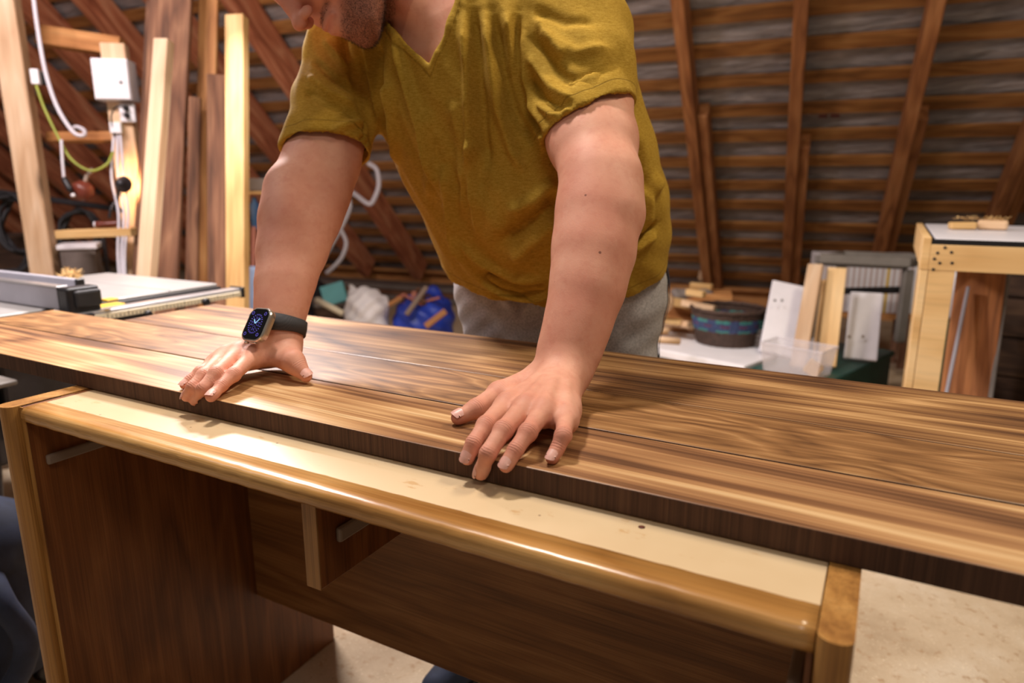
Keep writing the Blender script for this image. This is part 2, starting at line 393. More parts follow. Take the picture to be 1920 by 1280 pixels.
# membrane under the tiles, sagging a little between battens
vs, fs = [], []; NP, NS = 60, 120
for i in range(NP+1):
    for j in range(NS+1):
        p = -13 + 16*i/NP; s = -4.8 + 6.8*j/NS
        vs.append(RF(p, s, -.056 + .014*math.sin(p*3.1 + s*9) * math.sin(s*5.7 + 1)))
for i in range(NP):
    for j in range(NS):
        a = i*(NS+1)+j; fs.append((a, a+1, a+NS+2, a+NS+1))
roof = mesh_obj('ceiling', vs, fs, M['membrane'], None, True); tag(roof, kind='structure')
tag(roof, 'sloping attic roof lined with grey membrane')
bat = None
for k in range(-22, 8):
    s = .030 + .219*k
    p0 = RF(-12.9, s, -.03 + random.uniform(-.004,.004)); p1 = RF(2.9, s + random.uniform(-.012,.012), -.03)
    beam('batten', p0, p1, .088 + random.uniform(-.007,.007), .02, RN, M['batten'], roof, .003)
rpos = [-.739 + .6*k for k in range(-3, 6)] + [-3.5 - .61*k for k in range(15)]
for p in rpos:
    left = p < -3
    beam('rafter', RF(p, -4.7, .055 + .03*left), RF(p + .01, 1.15, .055 + .03*left), .082 if left else .07, .15 + .06*left, RN, M['rafter_lit' if left else 'rafter'], roof, .004)
for p, s0 in ((-.739, -.70), (-.147, -.42), (.45, -.62), (1.06, -.5), (-1.34, -.5), (-1.94, -.6)):
    beam('rafter', RF(p + .078, s0, .035), RF(p + .085, 1.28, .035), .062, .12, RN, M['rafter'], roof, .004)
for p, s in ((-.739, .98), (-4.11, .55), (-3.5, .62)):
    beam('nailing_block', RF(p - .055, s, .09), RF(p - .0, s, .09), .05, .08, RN, M['pine'], roof, .004)
# red factory lettering printed on the membrane is too faint to read: small dashes of print
M['redprint'] = plain('faded_red_print', srgb(120,50,60), .6, var=.2, bump=0)
for p, wd in ((-.95,.05),(-.88,.05),(-.80,.04),(-.42,.06),(-.33,.05),(.02,.05),(.1,.08),(.22,.05),(.3,.07)):
    bm = box_bm(wd, .022, .001); bm_obj('print_mark', bm, M['redprint'], roof, matrix=frame(RF(p, -.52 - .0, -.067), ER, np.cross(RN, ER), RN))
# low knee plate boards along the eaves
plate = beam('trim_1', RF(-5.2, 1.42, .10), RF(2.6, 1.42, .10), .05, .34, (0,0,1), M['pine_o'], None, .004)
tag(plate, kind='structure')
plate2 = beam('trim_2', RF(-5.2, 1.30, .12)+np.array([0,0,.12]), RF(2.6, 1.30, .12)+np.array([0,0,.12]), .10, .03, (0,0,1), M['pine_o'], None, .004)
tag(plate2, kind='structure')
# dark plank wall at the right, behind the bench
WA, WB = np.array([.46, 3.80, 0]), np.array([3.1, 3.45, 0])
wx_ = nrm(WB-WA); wn_ = np.cross([0,0,1.], wx_)
wr = bm_obj('wall_right', box_bm(np.linalg.norm(WB-WA), .03, .735, 0), M['darkboard'], None, False, frame((WA+WB)/2 + wn_*.02 + np.array([0,0,.3675]), wx_, wn_, (0,0,1))); tag(wr, kind='structure')
for k in range(4):
    z = .003 + .183*k
    beam('plank', WA+[0,0,z+.088]-wn_*.008, WB+[0,0,z+.088]-wn_*.008, .174, .024 + .005*(k % 2), -wn_, M['darkboard'], wr, .004)

# ------------------------------------------------------------------ desk
DT = .74
desk = thing('desk', 'worn light oak desk with an open knee hole standing under the dark planks', 'desk', (-.53, .8, 0))
X0, X1, YF, YB = -1.0495, -.0165, .484, 1.06
# laminate top and the thick rounded lip
box('desktop', (X0, .513, DT-.018), (X1, YB, DT), M['laminate'], desk, .0005)
def lip():
    # rounded front profile extruded along X
    prof = []
    yb, yf, zt, zb = .5125, YF-.006, DT+.0006, DT-.022
    r = .009
    prof.append((yb, zb)); 
    for a in np.linspace(-90, -180, 6): prof.append((yf + r + r*math.cos(math.radians(a)), zb + r + r*math.sin(math.radians(a))))
    for a in np.linspace(180, 90, 6): prof.append((yf + r*1.1 + r*1.1*math.cos(math.radians(a)), zt - r*1.1 + r*1.1*math.sin(math.radians(a))))
    prof.append((yb, zt))
    n = len(prof); N = 90; v, f = [], []
    for i in range(N+1):
        x = X0 + (X1-X0)*i/N; j = .0006*math.sin(i*1.7)*math.sin(i*.37)
        for (y, z) in prof: v.append((x, y + j, z))
    for i in range(N):
        for k in range(n):
            k2 = (k+1) % n; f.append((i*n+k, (i+1)*n+k, (i+1)*n+k2, i*n+k2))
    f.append(tuple(range(n))); f.append(tuple(N*n + k for k in range(n))[::-1])
    o = mesh_obj('front_edge', v, f, M['oak_lip'], desk, True); o['label'] = 'rounded worn oak edge band'
lip()
def side_panel(x0, x1, yf, inner):
    # panel with a half-round front edge
    r = (x1-x0)/2; v, f = [], []; n = 12
    prof = [(x0, YB)] + [(x0 + r - r*math.cos(a), yf + r*.8 - r*.8*math.sin(a)) for a in np.linspace(0, PI, n)] + [(x1, YB)]
    m = len(prof)
    for z in (0, DT + .0015):
        for (x, y) in prof: v.append((x, y, z))
    for k in range(m): f.append((k, (k+1) % m, m + (k+1) % m, m + k))
    f.append(tuple(range(m))[::-1]); f.append(tuple(m + k for k in range(m)))
    return mesh_obj('side_panel', v, f, M['oak_post'], desk)
sl = side_panel(-1.0920, -1.0600, .466, 0); sr = side_panel(-.0155, .0085, .468, 0)
box('inner_panel', (-1.0586, .484, 0), (-1.0500, YB-.01, DT-.0002), M['oak'], desk, .0008)['label'] = 'dark oak veneered inner side'
box('inner_panel', (-.0215, .487, 0), (-.0165, YB-.01, DT-.0225), M['oak'], desk, .0008)
box('inner_edge', (-1.0587, .4825, 0), (-1.0499, .4838, DT), M['oak_post'], desk, 0)
box('back_panel', (-1.0495, .845, .236), (-.022, .863, DT-.019), M['oak_h'], desk, .001)['label'] = 'horizontal-grained modesty panel'
dv = box('divider', (-.536, .502, .606), (-.516, .8445, DT-.0225), M['oak'], desk, .001)
box('divider_edge', (-.5365, .5005, .606), (-.5155, .5019, DT-.0225), M['oak_post'], desk, 0)
dr = box('drawer_runner', (-.5158, .528, .652), (-.508, .79, .670), M['greyplastic'], desk, .003, 2)
box('drawer_runner', (-1.0498, .50, .648), (-1.0415, .78, .663), M['greyplastic'], desk, .003, 2)
box('drawer_runner', (-.542, .53, .650), (-.5362, .78, .666), M['cream'], desk, .002, 2)
box('drawer_runner', (-.031, .50, .56), (-.022, .78, .58), M['greyplastic'], desk, .003, 2)
box('drawer_runner', (-.034, .50, .66), (-.022, .78, .675), M['greyplastic'], desk, .003, 2)
lathe('screw_cap', [(.002,0),(.009,.0015),(.009,.004),(.006,.006)], M['white_soft'], desk, (-.478,.532,DT-.0185), (0,0,-1), 16)
lathe('red_spot', [(.0005,0),(.0032,.0003),(.0018,.0008)], M['redbrown'], desk, Zp(1203, 988, DT)+np.array([0,0,.0]), (0,0,1), 12)
# seam strips: dark gaps between panels and top
box('seam', (-1.0598, .484, .0), (-1.0590, .54, DT+.0004), M['seam'], desk, 0)

# ------------------------------------------------------------------ slab: three planks laid on the desk
ST = .768
def plank(name, x0, x1, y0, y1, mat, label, z0=.7415, dz=0):
    L, W, H = x1-x0, y1-y0, ST+dz-z0
    bm = box_bm(L, W, H, .0016, 2)
    o = bm_obj(name, bm, None, None, False, Matrix.Translation(((x0+x1)/2, (y0+y1)/2, z0+H/2)), mats=[mat, M['slab_edge']])
    for p in o.data.polygons:
        if p.normal.y < -.7 or p.normal.y > .7 or abs(p.normal.x) > .7: p.material_index = 1
    return tag(o, label, 'plank', None)
plank('hardwood_plank', -2.35, .62, .580, .7155, M['slab'], 'straight-grained brown plank nearest the desk front, hands resting on it')
plank('hardwood_plank', -1.662, .66, .7185, .8585, M['slab_mid'], 'middle brown plank with swirling figured grain')
plank('hardwood_plank', -1.405, .64, .8598, 1.088, M['slab_dark'], 'rear brown plank, widest of the three, against the man')

# ------------------------------------------------------------------ SDF modelling of the figure
def smin(a, b, k):
    if a is None: return b
    if b is None: return a
    h = np.maximum(k - np.abs(a-b), 0) / k
    return np.minimum(a, b) - h*h*k*.25
MARG = .035
class RC:
    def __init__(s, p0, p1, r0, r1, flat=None):
        s.p0 = np.asarray(p0, float); s.p1 = np.asarray(p1, float); s.r0, s.r1 = r0, r1; s.flat = flat
        if flat is not None: s.n = nrm(flat[0]); s.s = flat[1]
        R = max(r0, r1); s.lo = np.minimum(s.p0, s.p1)-R; s.hi = np.maximum(s.p0, s.p1)+R
    def __call__(s, P, c, hd):
        if c is not None:
            d = np.linalg.norm(np.maximum(np.maximum(s.lo-c, c-s.hi), 0))
            if d > hd + MARG: return None
        pa = P - s.p0; ba = s.p1 - s.p0; sc = 1.0
        if s.flat is not None:
            g = 1/s.s - 1; pa = pa + np.outer(pa @ s.n, s.n)*g; ba = ba + s.n*(ba @ s.n)*g; sc = s.s
        bb = ba @ ba
        t = np.clip(pa @ ba / bb, 0, 1) if bb > 1e-12 else np.zeros(len(P))
        return (np.linalg.norm(pa - t[:, None]*ba, axis=1) - (s.r0 + (s.r1-s.r0)*t)) * sc
class EL:
    def __init__(s, c, A, r):
        s.c = np.asarray(c, float); s.A = np.asarray(A, float); s.r = np.asarray(r, float)
        R = max(r); s.lo = s.c-R; s.hi = s.c+R
    def __call__(s, P, c, hd):
        if c is not None:
            d = np.linalg.norm(np.maximum(np.maximum(s.lo-c, c-s.hi), 0))
            if d > hd + MARG: return None
        q = (P - s.c) @ s.A.T; k0 = np.linalg.norm(q/s.r, axis=1); k1 = np.linalg.norm(q/s.r**2, axis=1) + 1e-9
        return k0*(k0-1)/k1
class U:
    def __init__(s, k, *ch): s.k = k; s.ch = ch
    def __call__(s, P, c, hd):
        r = None
        for f in s.ch:
            v = f(P, c, hd)
            if v is not None: r = v if r is None else smin(r, v, s.k)
        return r
class SUB:
    def __init__(s, a, b, k=.004): s.a, s.b, s.k = a, b, k
    def __call__(s, P, c, hd):
        a = s.a(P, c, hd)
        if a is None: return None
        b = s.b(P, c, hd)
        if b is None: return a
        return -smin(-a, b, s.k)
class FN:
    def __init__(s, f): s.f = f
    def __call__(s, P, c, hd): return s.f(P, c, hd)
def chain(pts, rad, k=.01, flats=None):
    return U(k, *[RC(pts[i], pts[i+1], rad[i], rad[i+1], None if flats is None else (flats[i] if isinstance(flats, list) else flats)) for i in range(len(pts)-1)])

def polygonise(F, lo, hi, h, n=14):
    lo = np.asarray(lo, float); hi = np.asarray(hi, float)
    nb = np.ceil((hi-lo)/(h*n)).astype(int)
    B = np.stack(np.meshgrid(*[np.arange(x) for x in nb], indexing='ij'), -1).reshape(-1, 3)
    cen = lo + (B + .5)*h*n; hd = h*n*math.sqrt(3)/2
    val = np.full(len(cen), 9.)
    for i in range(0, len(cen), 20000):
        v = F(cen[i:i+20000], None, 0); val[i:i+20000] = v
    act = B[np.abs(val) < hd*1.25 + .012]
    g = np.arange(n+1); G = np.stack(np.meshgrid(g, g, g, indexing='ij'), -1).reshape(-1, 3)
    KX = 1 << 14
    keyf = lambda ijk: (ijk[..., 0]*KX + ijk[..., 1])*KX + ijk[..., 2]
    VK, VP, Q = [], [], []
    for b in act:
        org = b*n; P = lo + (org + G)*h
        f = F(P, lo + (org + n/2)*h, hd)
        if f is None: continue
        f = f.reshape(n+1, n+1, n+1); s = f < 0
        if s.all() or not s.any(): continue
        cs = np.zeros((n,n,n), int); acc = np.zeros((n,n,n,3)); cnt = np.zeros((n,n,n))
        for ax in range(3):
            for da in (0, 1):
                for db in (0, 1):
                    o0 = [0,0,0]; oth = [a for a in range(3) if a != ax]
                    o0[oth[0]] = da; o0[oth[1]] = db; o1 = list(o0); o1[ax] = 1
                    A0 = f[o0[0]:o0[0]+n, o0[1]:o0[1]+n, o0[2]:o0[2]+n]; A1 = f[o1[0]:o1[0]+n, o1[1]:o1[1]+n, o1[2]:o1[2]+n]
                    m = (A0 < 0) != (A1 < 0); t = np.where(m, A0/np.where(m, A0-A1, 1), 0)
                    cnt += m
                    for a in range(3): acc[..., a] += np.where(m, o0[a] + (t if a == ax else 0), 0)
        m = cnt > 0; idx = np.argwhere(m)
        VK.append(keyf(org + idx)); VP.append(lo + (org + idx + acc[m]/cnt[m][:, None])*h)
        for ax in range(3):
            o1 = [0,0,0]; o1[ax] = 1
            A0 = s[:n, :n, :n]; A1 = s[o1[0]:o1[0]+n, o1[1]:o1[1]+n, o1[2]:o1[2]+n]
            for sign in (0, 1):
                e = np.argwhere((A0 != A1) & (A0 == bool(sign))) + org
                if len(e) == 0: continue
                u = np.zeros(3, int); v = np.zeros(3, int); u[(ax+1) % 3] = 1; v[(ax+2) % 3] = 1
                q = np.stack([keyf(e), keyf(e-u), keyf(e-u-v), keyf(e-v)], 1)
                if sign == 0: q = q[:, ::-1]
                Q.append(q)
    VK = np.concatenate(VK); VP = np.concatenate(VP); Q = np.concatenate(Q)
    o = np.argsort(VK); VK = VK[o]; VP = VP[o]
    ix = np.searchsorted(VK, Q); ix = np.minimum(ix, len(VK)-1)
    ok = (VK[ix] == Q).all(1)
    return VP, ix[ok]
def np_mesh(name, VPs, Qs, mat, parent):
    me = bpy.data.meshes.new(name); me.vertices.add(len(VPs)); me.vertices.foreach_set('co', VPs.astype(np.float32).ravel())
    me.loops.add(len(Qs)*4); me.loops.foreach_set('vertex_index', Qs.astype(np.int32).ravel())
    me.polygons.add(len(Qs)); me.polygons.foreach_set('loop_start', np.arange(0, len(Qs)*4, 4, dtype=np.int32))
    me.polygons.foreach_set('use_smooth', np.ones(len(Qs), bool)); me.update(calc_edges=True); me.validate()
    me.materials.append(mat); o = bpy.data.objects.new(name, me); C.objects.link(o); return put(o, parent)
def vnormals(VPs, Qs):
    n = np.cross(VPs[Qs[:, 2]]-VPs[Qs[:, 0]], VPs[Qs[:, 3]]-VPs[Qs[:, 1]]); N = np.zeros_like(VPs)
    for k in range(4): np.add.at(N, Qs[:, k], n)
    return N/(np.linalg.norm(N, axis=1)[:, None]+1e-12)
def attr(o, name, vals):
    a = o.data.attributes.new(name, 'FLOAT', 'POINT'); a.data.foreach_set('value', np.asarray(vals, np.float32))
def smooth_verts(VPs, Qs, it=1, f=.5):
    for _ in range(it):
        acc = np.zeros_like(VPs); cnt = np.zeros(len(VPs))
        for k in range(4):
            a, b = Qs[:, k], Qs[:, (k+1) % 4]
            np.add.at(acc, a, VPs[b]); np.add.at(cnt, a, 1); np.add.at(acc, b, VPs[a]); np.add.at(cnt, b, 1)
        VPs = VPs*(1-f) + f*acc/np.maximum(cnt, 1)[:, None]
    return VPs

#PERSON_BEGIN
man = thing('person', 'man in a mustard v-neck t-shirt and grey joggers leaning with both hands on the planks', 'person', (-.62, 1.28, 0))
def Hp(px, py, h): return Zp(px, py, ST + h)

# ---- hands: (mcp, pip, dip, tip) per finger, thumb (cmc, mcp, ip, tip)
HR = dict(wrist=Hp(520, 632, .050),
    index=[Hp(476,666,.036), Hp(438,702,.025), Hp(415,723,.0155), Hp(396,743,.0078)],
    middle=[Hp(446,662,.038), Hp(405,700,.028), Hp(381,728,.013), Hp(367,752,-.010)],
    ring=[Hp(421,667,.034), Hp(382,703,.024), Hp(361,725,.013), Hp(350,743,-.002)],
    little=[Hp(404,680,.024), Hp(376,697,.020), Hp(358,711,.012), Hp(346,721,.0065)],
    thumb=[Hp(538,652,.036), Hp(549,675,.032), Hp(560,690,.022), Hp(574,705,.012)])
HL = dict(wrist=Hp(1060, 690, .046),
    index=[Hp(951,757,.032), Hp(911,797,.0235), Hp(888,831,.0120), Hp(877,858,-.002)],
    middle=[Hp(986,762,.036), Hp(944,806,.0265), Hp(915,850,.0105), Hp(902,886,-.014)],
    ring=[Hp(1020,768,.035), Hp(990,810,.0265), Hp(966,844,.0135), Hp(949,872,.001)],
    little=[Hp(1062,780,.028), Hp(1056,816,.025), Hp(1046,839,.014), Hp(1035,858,.0065)],
    thumb=[Hp(1000,712,.034), Hp(937,737,.024), Hp(893,766,.016), Hp(859,783,.009)])
FR = dict(index=[.0125,.0098,.0086,.0072], middle=[.0125,.0100,.0088,.0074], ring=[.0120,.0094,.0082,.0069], little=[.0110,.0084,.0073,.0062], thumb=[.0175,.0135,.0116,.0088])
joints = []; nails = []
def hand(H, sc, sgn):
    W = H['wrist']; fs = []
    for nme in ('index','middle','ring','little'):
        p = H[nme]; r = [x*sc*(.93 if sgn > 0 else 1) for x in FR[nme]]
        pts = [p[0], p[1], p[2], p[3]]
        k1 = U(.004*sc, chain(pts, r, .004*sc), RC(p[1], p[1]+nrm(p[2]-p[1])*.001, r[1]*1.02, r[1]*1.02), RC(p[3]-nrm(p[3]-p[2])*.006, p[3], r[3]*1.06, r[3]*.98))
        fs.append(k1)
        joints.append((p[1], nrm(p[2]-p[0]), 1.0)); joints.append((p[2], nrm(p[3]-p[1]), .8)); joints.append((p[0], nrm(p[1]-W), .35))
        nails.append((p[2], p[3], r[3]*1.03))
    fing = FN(lambda P, c, hd, fs=fs: hardmin([f(P, c, hd) for f in fs]))
    t = H['thumb']; rt = [x*sc for x in FR['thumb']]
    thumb = chain(t, rt, .006); joints.append((t[2], nrm(t[3]-t[1]), .8)); joints.append((t[1], nrm(t[2]-t[0]), .4)); nails.append((t[2], t[3], rt[3]*1.03))
    up = np.array([0,0,1.])
    meta = []
    for nme, r0, r1 in (('index',.021,.0125),('middle',.021,.013),('ring',.021,.0128),('little',.020,.0118)):
        m = H[nme][0]; W2 = W + (m-W)*.16 + np.array([0,0,-.006])
        meta.append(RC(W2, m + np.array([0,0,-.0035]), r0*sc, r1*sc))
        meta.append(RC(W*.25+m*.75+np.array([0,0,-.008]), m*.9+H[nme][1]*.1+np.array([0,0,-.006]), .0125*sc, .011*sc))
    th = RC(W + (t[1]-W)*.25 + np.array([0,0,-.016]), t[1] + np.array([0,0,-.004]), .020*sc, .0145*sc)
    th2 = RC(t[1], H['index'][0]*.7+W*.3 + np.array([0,0,-.012]), .009*sc, .010*sc)          # web
    hy = RC(W + (H['little'][0]-W)*.25 + np.array([0,0,-.02]), H['little'][0]*.8+W*.2 + np.array([0,0,-.008]), .018*sc, .0135*sc)
    # extensor tendons
    tend = [RC(W*.45+H[n_][0]*.55+np.array([0,0,.0115*sc]), H[n_][0]+np.array([0,0,.0085*sc]), .0030, .0042) for n_ in ('index','middle','ring','little')]
    palm = U(.014, *(meta + [th, th2, hy]))
    palm = U(.008, palm, *tend)
    return U(.009, palm, fing, thumb)
def hardmin(L):
    L = [x for x in L if x is not None]
    if not L: return None
    r = L[0]
    for x in L[1:]: r = smin(r, x, .0016)
    return r
handR = hand(HR, 1.02, 1); handL = hand(HL, 1.0, -1)

def limb(rows, k=.02, flat=.78, fdir=None):
    pts = [V(x, y, z) for x, y, z, hw in rows]; rad = [hw*z/F_PX for x, y, z, hw in rows]
    fl = []
    for i in range(len(pts)-1):
        ax = nrm(pts[i+1]-pts[i]); d = AX_F if fdir is None else fdir
        n_ = nrm(d - ax*(d@ax)); fl.append((n_, flat if not isinstance(flat, list) else flat[i]))
    return pts, rad, chain(pts, rad, k, fl)
RrA = [(655,120,1.27,64),(625,225,1.235,67),(602,305,1.205,67),(578,362,1.175,72),(562,410,1.145,70),(548,470,1.11,60),(535,530,1.075,50),(527,580,1.055,42),(520,625,1.045,37)]
LlA = [(1085,95,1.125,76),(1098,190,1.075,82),(1110,262,1.035,80),(1126,335,.985,70),(1121,400,.965,73),(1113,470,.945,72),(1101,540,.925,64),(1082,610,.91,56),(1064,668,.90,51)]
rp, rr, armR = limb(RrA, .02, .80); lp, lr, armL = limb(LlA, .02, .80)
wristR = RC(rp[-1], HR['wrist'], rr[-1]*.97, .029, (AX_F, .75)); wristL = RC(lp[-1], HL['wrist'], lr[-1]*.97, .031, (AX_F, .75))
cubR = RC(V(541,352,1.165), V(556,420,1.12), .034, .036); cubL = RC(V(1150,330,.985), V(1158,400,.965), .030, .034)
armR = U(.02, armR, wristR, cubR); armL = U(.02, armL, wristL, cubL)
armR = U(.022, armR, handR); armL = U(.022, armL, handL)

# ---- head
hs = 1.16
yawn = .24
fwd = nrm(-.45*AX_R - .89*AX_U - yawn*AX_F); upv = nrm(-.905*AX_R + .425*AX_U - .12*AX_F); upv = nrm(upv - fwd*(upv@fwd)); lft = np.cross(upv, fwd)
if lft @ (-AX_F) < 0: lft = -lft
chin = V(694, 66, 1.10)
HC = chin - (fwd*.082 - upv*.112)*hs
def L(x, y, z): return HC + (lft*x + fwd*y + upv*z)*hs
A3 = np.array([lft, fwd, upv])
def sEL(x, y, z, rx, ry, rz, A=A3): return EL(L(x,y,z), A, np.array([rx,ry,rz])*hs)
def both(f): return [f(1), f(-1)]
head = U(.03, sEL(0,-.012,.045,.076,.098,.088), sEL(0,.035,.0,.062,.062,.075),
         *both(lambda s: RC(L(.052*s,.005,-.070), L(.022*s,.072,-.100), .018*hs, .017*hs)),
         RC(L(0,.0,-.03), L(0,.05,-.07), .055*hs, .040*hs))
head = U(.016, head, sEL(0,.079,-.101,.022,.017,.019), *both(lambda s: sEL(.036*s,.066,-.030,.022,.022,.026)))
head = U(.012, head, RC(L(0,.088,-.064), L(0,.086,-.082), .020*hs, .016*hs),            # muzzle
         RC(L(0,.096,.020), L(0,.113,-.022), .008*hs, .0105*hs),                          # nose bridge
         *both(lambda s: RC(L(.015*s,.088,.030), L(.045*s,.078,.028), .009*hs, .008*hs))) # brow
head = U(.006, head, sEL(0,.119,-.026,.0105,.011,.0095), *both(lambda s: sEL(.0125*s,.106,-.030,.0065,.010,.0075)))
head = SUB(head, U(.002, *both(lambda s: RC(L(.006*s,.111,-.0375), L(.0075*s,.103,-.0365), .0032*hs, .0028*hs))), .003)
lips = U(.003, *(both(lambda s: RC(L(0,.1055,-.0570), L(.021*s,.094,-.0615), .0046*hs, .0022*hs)) + both(lambda s: RC(L(0,.1040,-.0675), L(.020*s,.094,-.0640), .0055*hs, .0022*hs))))
head = U(.004, head, lips)
head = SUB(head, U(.001, *both(lambda s: RC(L(0,.110,-.0620), L(.025*s,.097,-.0635), .0012*hs, .0012*hs))), .003)
head = U(.005, head, *both(lambda s: sEL(.031*s,.078,.012,.012,.011,.010)))
ear = lambda s: U(.004, *[RC(L(.074*s+.006*s*math.sin(a), -.012+.016*math.cos(a+.3), -.005+.030*math.sin(a)), L(.074*s+.006*s*math.sin(a+.5), -.012+.016*math.cos(a+.8), -.005+.030*math.sin(a+.5)), .005*hs, .005*hs) for a in np.arange(-1.2, 3.2, .5)], sEL(.072*s,-.008,-.008,.006,.013,.024))
head = U(.006, head, ear(1), ear(-1))
neckb = V(845, 75, 1.205)
neck = U(.03, RC(L(0,-.028,-.055), V(800,10,1.185), .056*hs, .060), RC(V(800,10,1.185), V(860,70,1.26), .062, .066),
         RC(L(.030,-.02,-.05), V(815,60,1.14), .014, .012))
# ---- torso core (under the shirt)
LAT = nrm(V(1100,60,1.15) - V(650,60,1.30)); 
TS_ = [ # px, py, z, half-width px, depth half (m)
 (1035,545,1.385,190,.135),(1032,470,1.345,198,.150),(1022,400,1.300,202,.158),(1000,330,1.270,206,.150),(965,250,1.245,212,.142),(930,170,1.225,214,.130),(900,95,1.215,190,.115),(880,40,1.235,150,.095)]
def torso(grow):
    pts = [V(x,y,z) for x,y,z,_,_ in TS_]; out = []
    for i in range(len(pts)-1):
        ax = nrm(pts[i+1]-pts[i]); v = np.cross(LAT, ax); v = nrm(v - ax*(v@ax))
        a0 = TS_[i][3]*TS_[i][2]/F_PX + grow; a1 = TS_[i+1][3]*TS_[i+1][2]/F_PX + grow
        s = .5*((TS_[i][4]+grow)/a0 + (TS_[i+1][4]+grow)/a1)
        out.append(RC(pts[i], pts[i+1], a0, a1, (v, s)))
    return U(.05, *out)
shR = V(660,95,1.28); shL = V(1085,60,1.14)
girdle = lambda g: U(.05, RC(V(880,55,1.235), shR, .085+g, .074+g), RC(V(900,45,1.225), shL, .088+g, .078+g), RC(V(860,70,1.22), V(850,10,1.26), .08+g, .065+g))
def _tor(P, c, hd, T=torso(-.02)):
    f = T(P, c, hd)
    return None if f is None else np.maximum(f, (P-b0)@hB + .03)
b0, b1, b2 = V(838,500,1.38), V(1236,450,1.40), V(985,592,1.20); hB = nrm(np.cross(b1-b0, b2-b0)); hB = hB if hB[2] < 0 else -hB
def sleeveline(rows, g0, g1):
    pts = [V(x,y,z) for x,y,z,hw in rows]; rad = [hw*z/F_PX + g for (x,y,z,hw), g in zip(rows, np.linspace(g0, g1, len(rows)))]
    fl = []
    for i in range(len(pts)-1):
        ax = nrm(pts[i+1]-pts[i]); n_ = nrm(AX_F - ax*(AX_F@ax)); fl.append((n_, .86))
    return chain(pts, rad, .02, fl)
slR = sleeveline([(655,100,1.27,72),(632,190,1.245,73),(612,275,1.215,73),(600,330,1.20,75)], .004, .004)
slL = sleeveline([(1075,70,1.135,86),(1085,130,1.10,92),(1100,220,1.06,84),(1112,300,1.02,84)], .006, .006)
_tt = U(.04, torso(.0), girdle(.002), RC(V(1120,380,1.33), V(1085,250,1.30), .130, .115, (AX_F, .8)), RC(V(1060,440,1.235), V(1000,380,1.19), .10, .10))
hR0 = V(614,288,1.215); hRn = nrm(V(597,352,1.195)-V(618,240,1.23)); hRn = nrm(hRn + .10*AX_R)
hL0 = V(1102,212,1.02); hLn = nrm(.45*AX_R - .88*AX_U - .12*AX_F)
vd = nrm(AX_F + .0*AX_U)
v0, vL, vR = V(805,121,1.1), V(722,15,1.1), V(866,-20,1.1)
def vcut(P, c, hd):      # wedge whose sides run through the collar line, opening upward, swept front to back
    q = P - CAM; z = q@AX_F; x = 960 + F_PX*(q@AX_R)/z; y = 640 - F_PX*(q@AX_U)/z
    return _wedge(P)
e1 = nrm(vL - v0); e2 = nrm(vR - v0); wn1 = nrm(np.cross(e1, vd)); wn2 = nrm(np.cross(vd, e2))
if wn1 @ (vR-v0) > 0: wn1 = -wn1
if wn2 @ (vL-v0) > 0: wn2 = -wn2
def _wedge(P):
    a = (P-v0)@wn1; b = (P-v0)@wn2          # >0 outside
    bow = .006*np.sin(np.clip((P-v0)@AX_U/.1, 0, 1)*PI)
    return np.maximum(np.maximum(a, b) - bow, (P-V(805,60,1.22))@vd - .06)
skinA = U(.02, U(.03, FN(_tor), girdle(-.012), neck), armR, armL, head)
def _clipped(P, c, hd):
    f = skinA(P, c, hd)
    if f is None: return None
    slab = np.maximum(np.maximum(P[:,2]-(ST+.0004), .5792-P[:,1]), ST-.03-P[:,2])
    f = np.maximum(f, -slab)
    # keep the hidden skin well below the cloth
    okR = ((P-hR0)@hRn < -.03) | (np.linalg.norm(P-hR0, axis=1) > .17)
    okL = ((P-hL0)@hLn < -.03) | (np.linalg.norm(P-hL0, axis=1) > .17)
    m = okR & okL & (_wedge(P) > .02) & (np.linalg.norm(P-V(840,30,1.20), axis=1) > .12) & (P[:,2] > .85)
    if c is None or m.any():
        s_ = SHS(P[m], c, hd)
        if s_ is not None: f[m] = np.where(s_ < 0, np.maximum(f[m], s_ + .022), f[m])
    return f
SHS = U(.028, slR, slL, _tt)
skinF = FN(_clipped)
lo = np.array([-1.25, .50, .70]); hi = np.array([-.18, 1.62, 1.75])
VPs, Qs = polygonise(skinF, lo, hi, .0024)
VPs = smooth_verts(VPs, Qs, 1, .35)
body = np_mesh('body', VPs, Qs, M['skin'], man); N = vnormals(VPs, Qs)
cr = np.zeros(len(VPs)); al = np.zeros(len(VPs)); rd = np.zeros(len(VPs)); best = np.full(len(VPs), 9.)
for p, ax, st in joints:
    d = np.linalg.norm(VPs-p, axis=1); m = d < best; best[m] = d[m]
    a_ = (VPs-p)@ax; al[m] = a_[m]; dors = np.clip(N@np.array([0,-.15,1.])*1.3, 0, 1)
    mk = st*np.exp(-(a_/.0048)**2)*np.exp(-(d/.016)**2)*dors; cr = np.maximum(cr*(~m | (mk < cr)), mk*m)
    rd = np.maximum(rd, .7*np.exp(-(d/.014)**2))
for p0, p1, r in nails: rd = np.maximum(rd, .8*np.exp(-(np.linalg.norm(VPs-p1, axis=1)/.010)**2))
for p, r in ((V(560,400,1.07),.07),(V(1120,370,.90),.07),(V(1090,560,.86),.05)): rd = np.maximum(rd, .45*np.exp(-(np.linalg.norm(VPs-p, axis=1)/r)**2))
q = (VPs-HC)@A3.T/hs
bdm = np.zeros(len(VPs))
inhead = (np.abs(q[:,0]) < .095) & (q[:,1] > -.03) & (q[:,1] < .13) & (q[:,2] < .02) & (q[:,2] > -.14) & (VPs[:,2] > 1.15)
edge = -.058 + (.075-q[:,1])*.55; bdm = np.clip((edge - q[:,2])/.016, 0, 1)*inhead
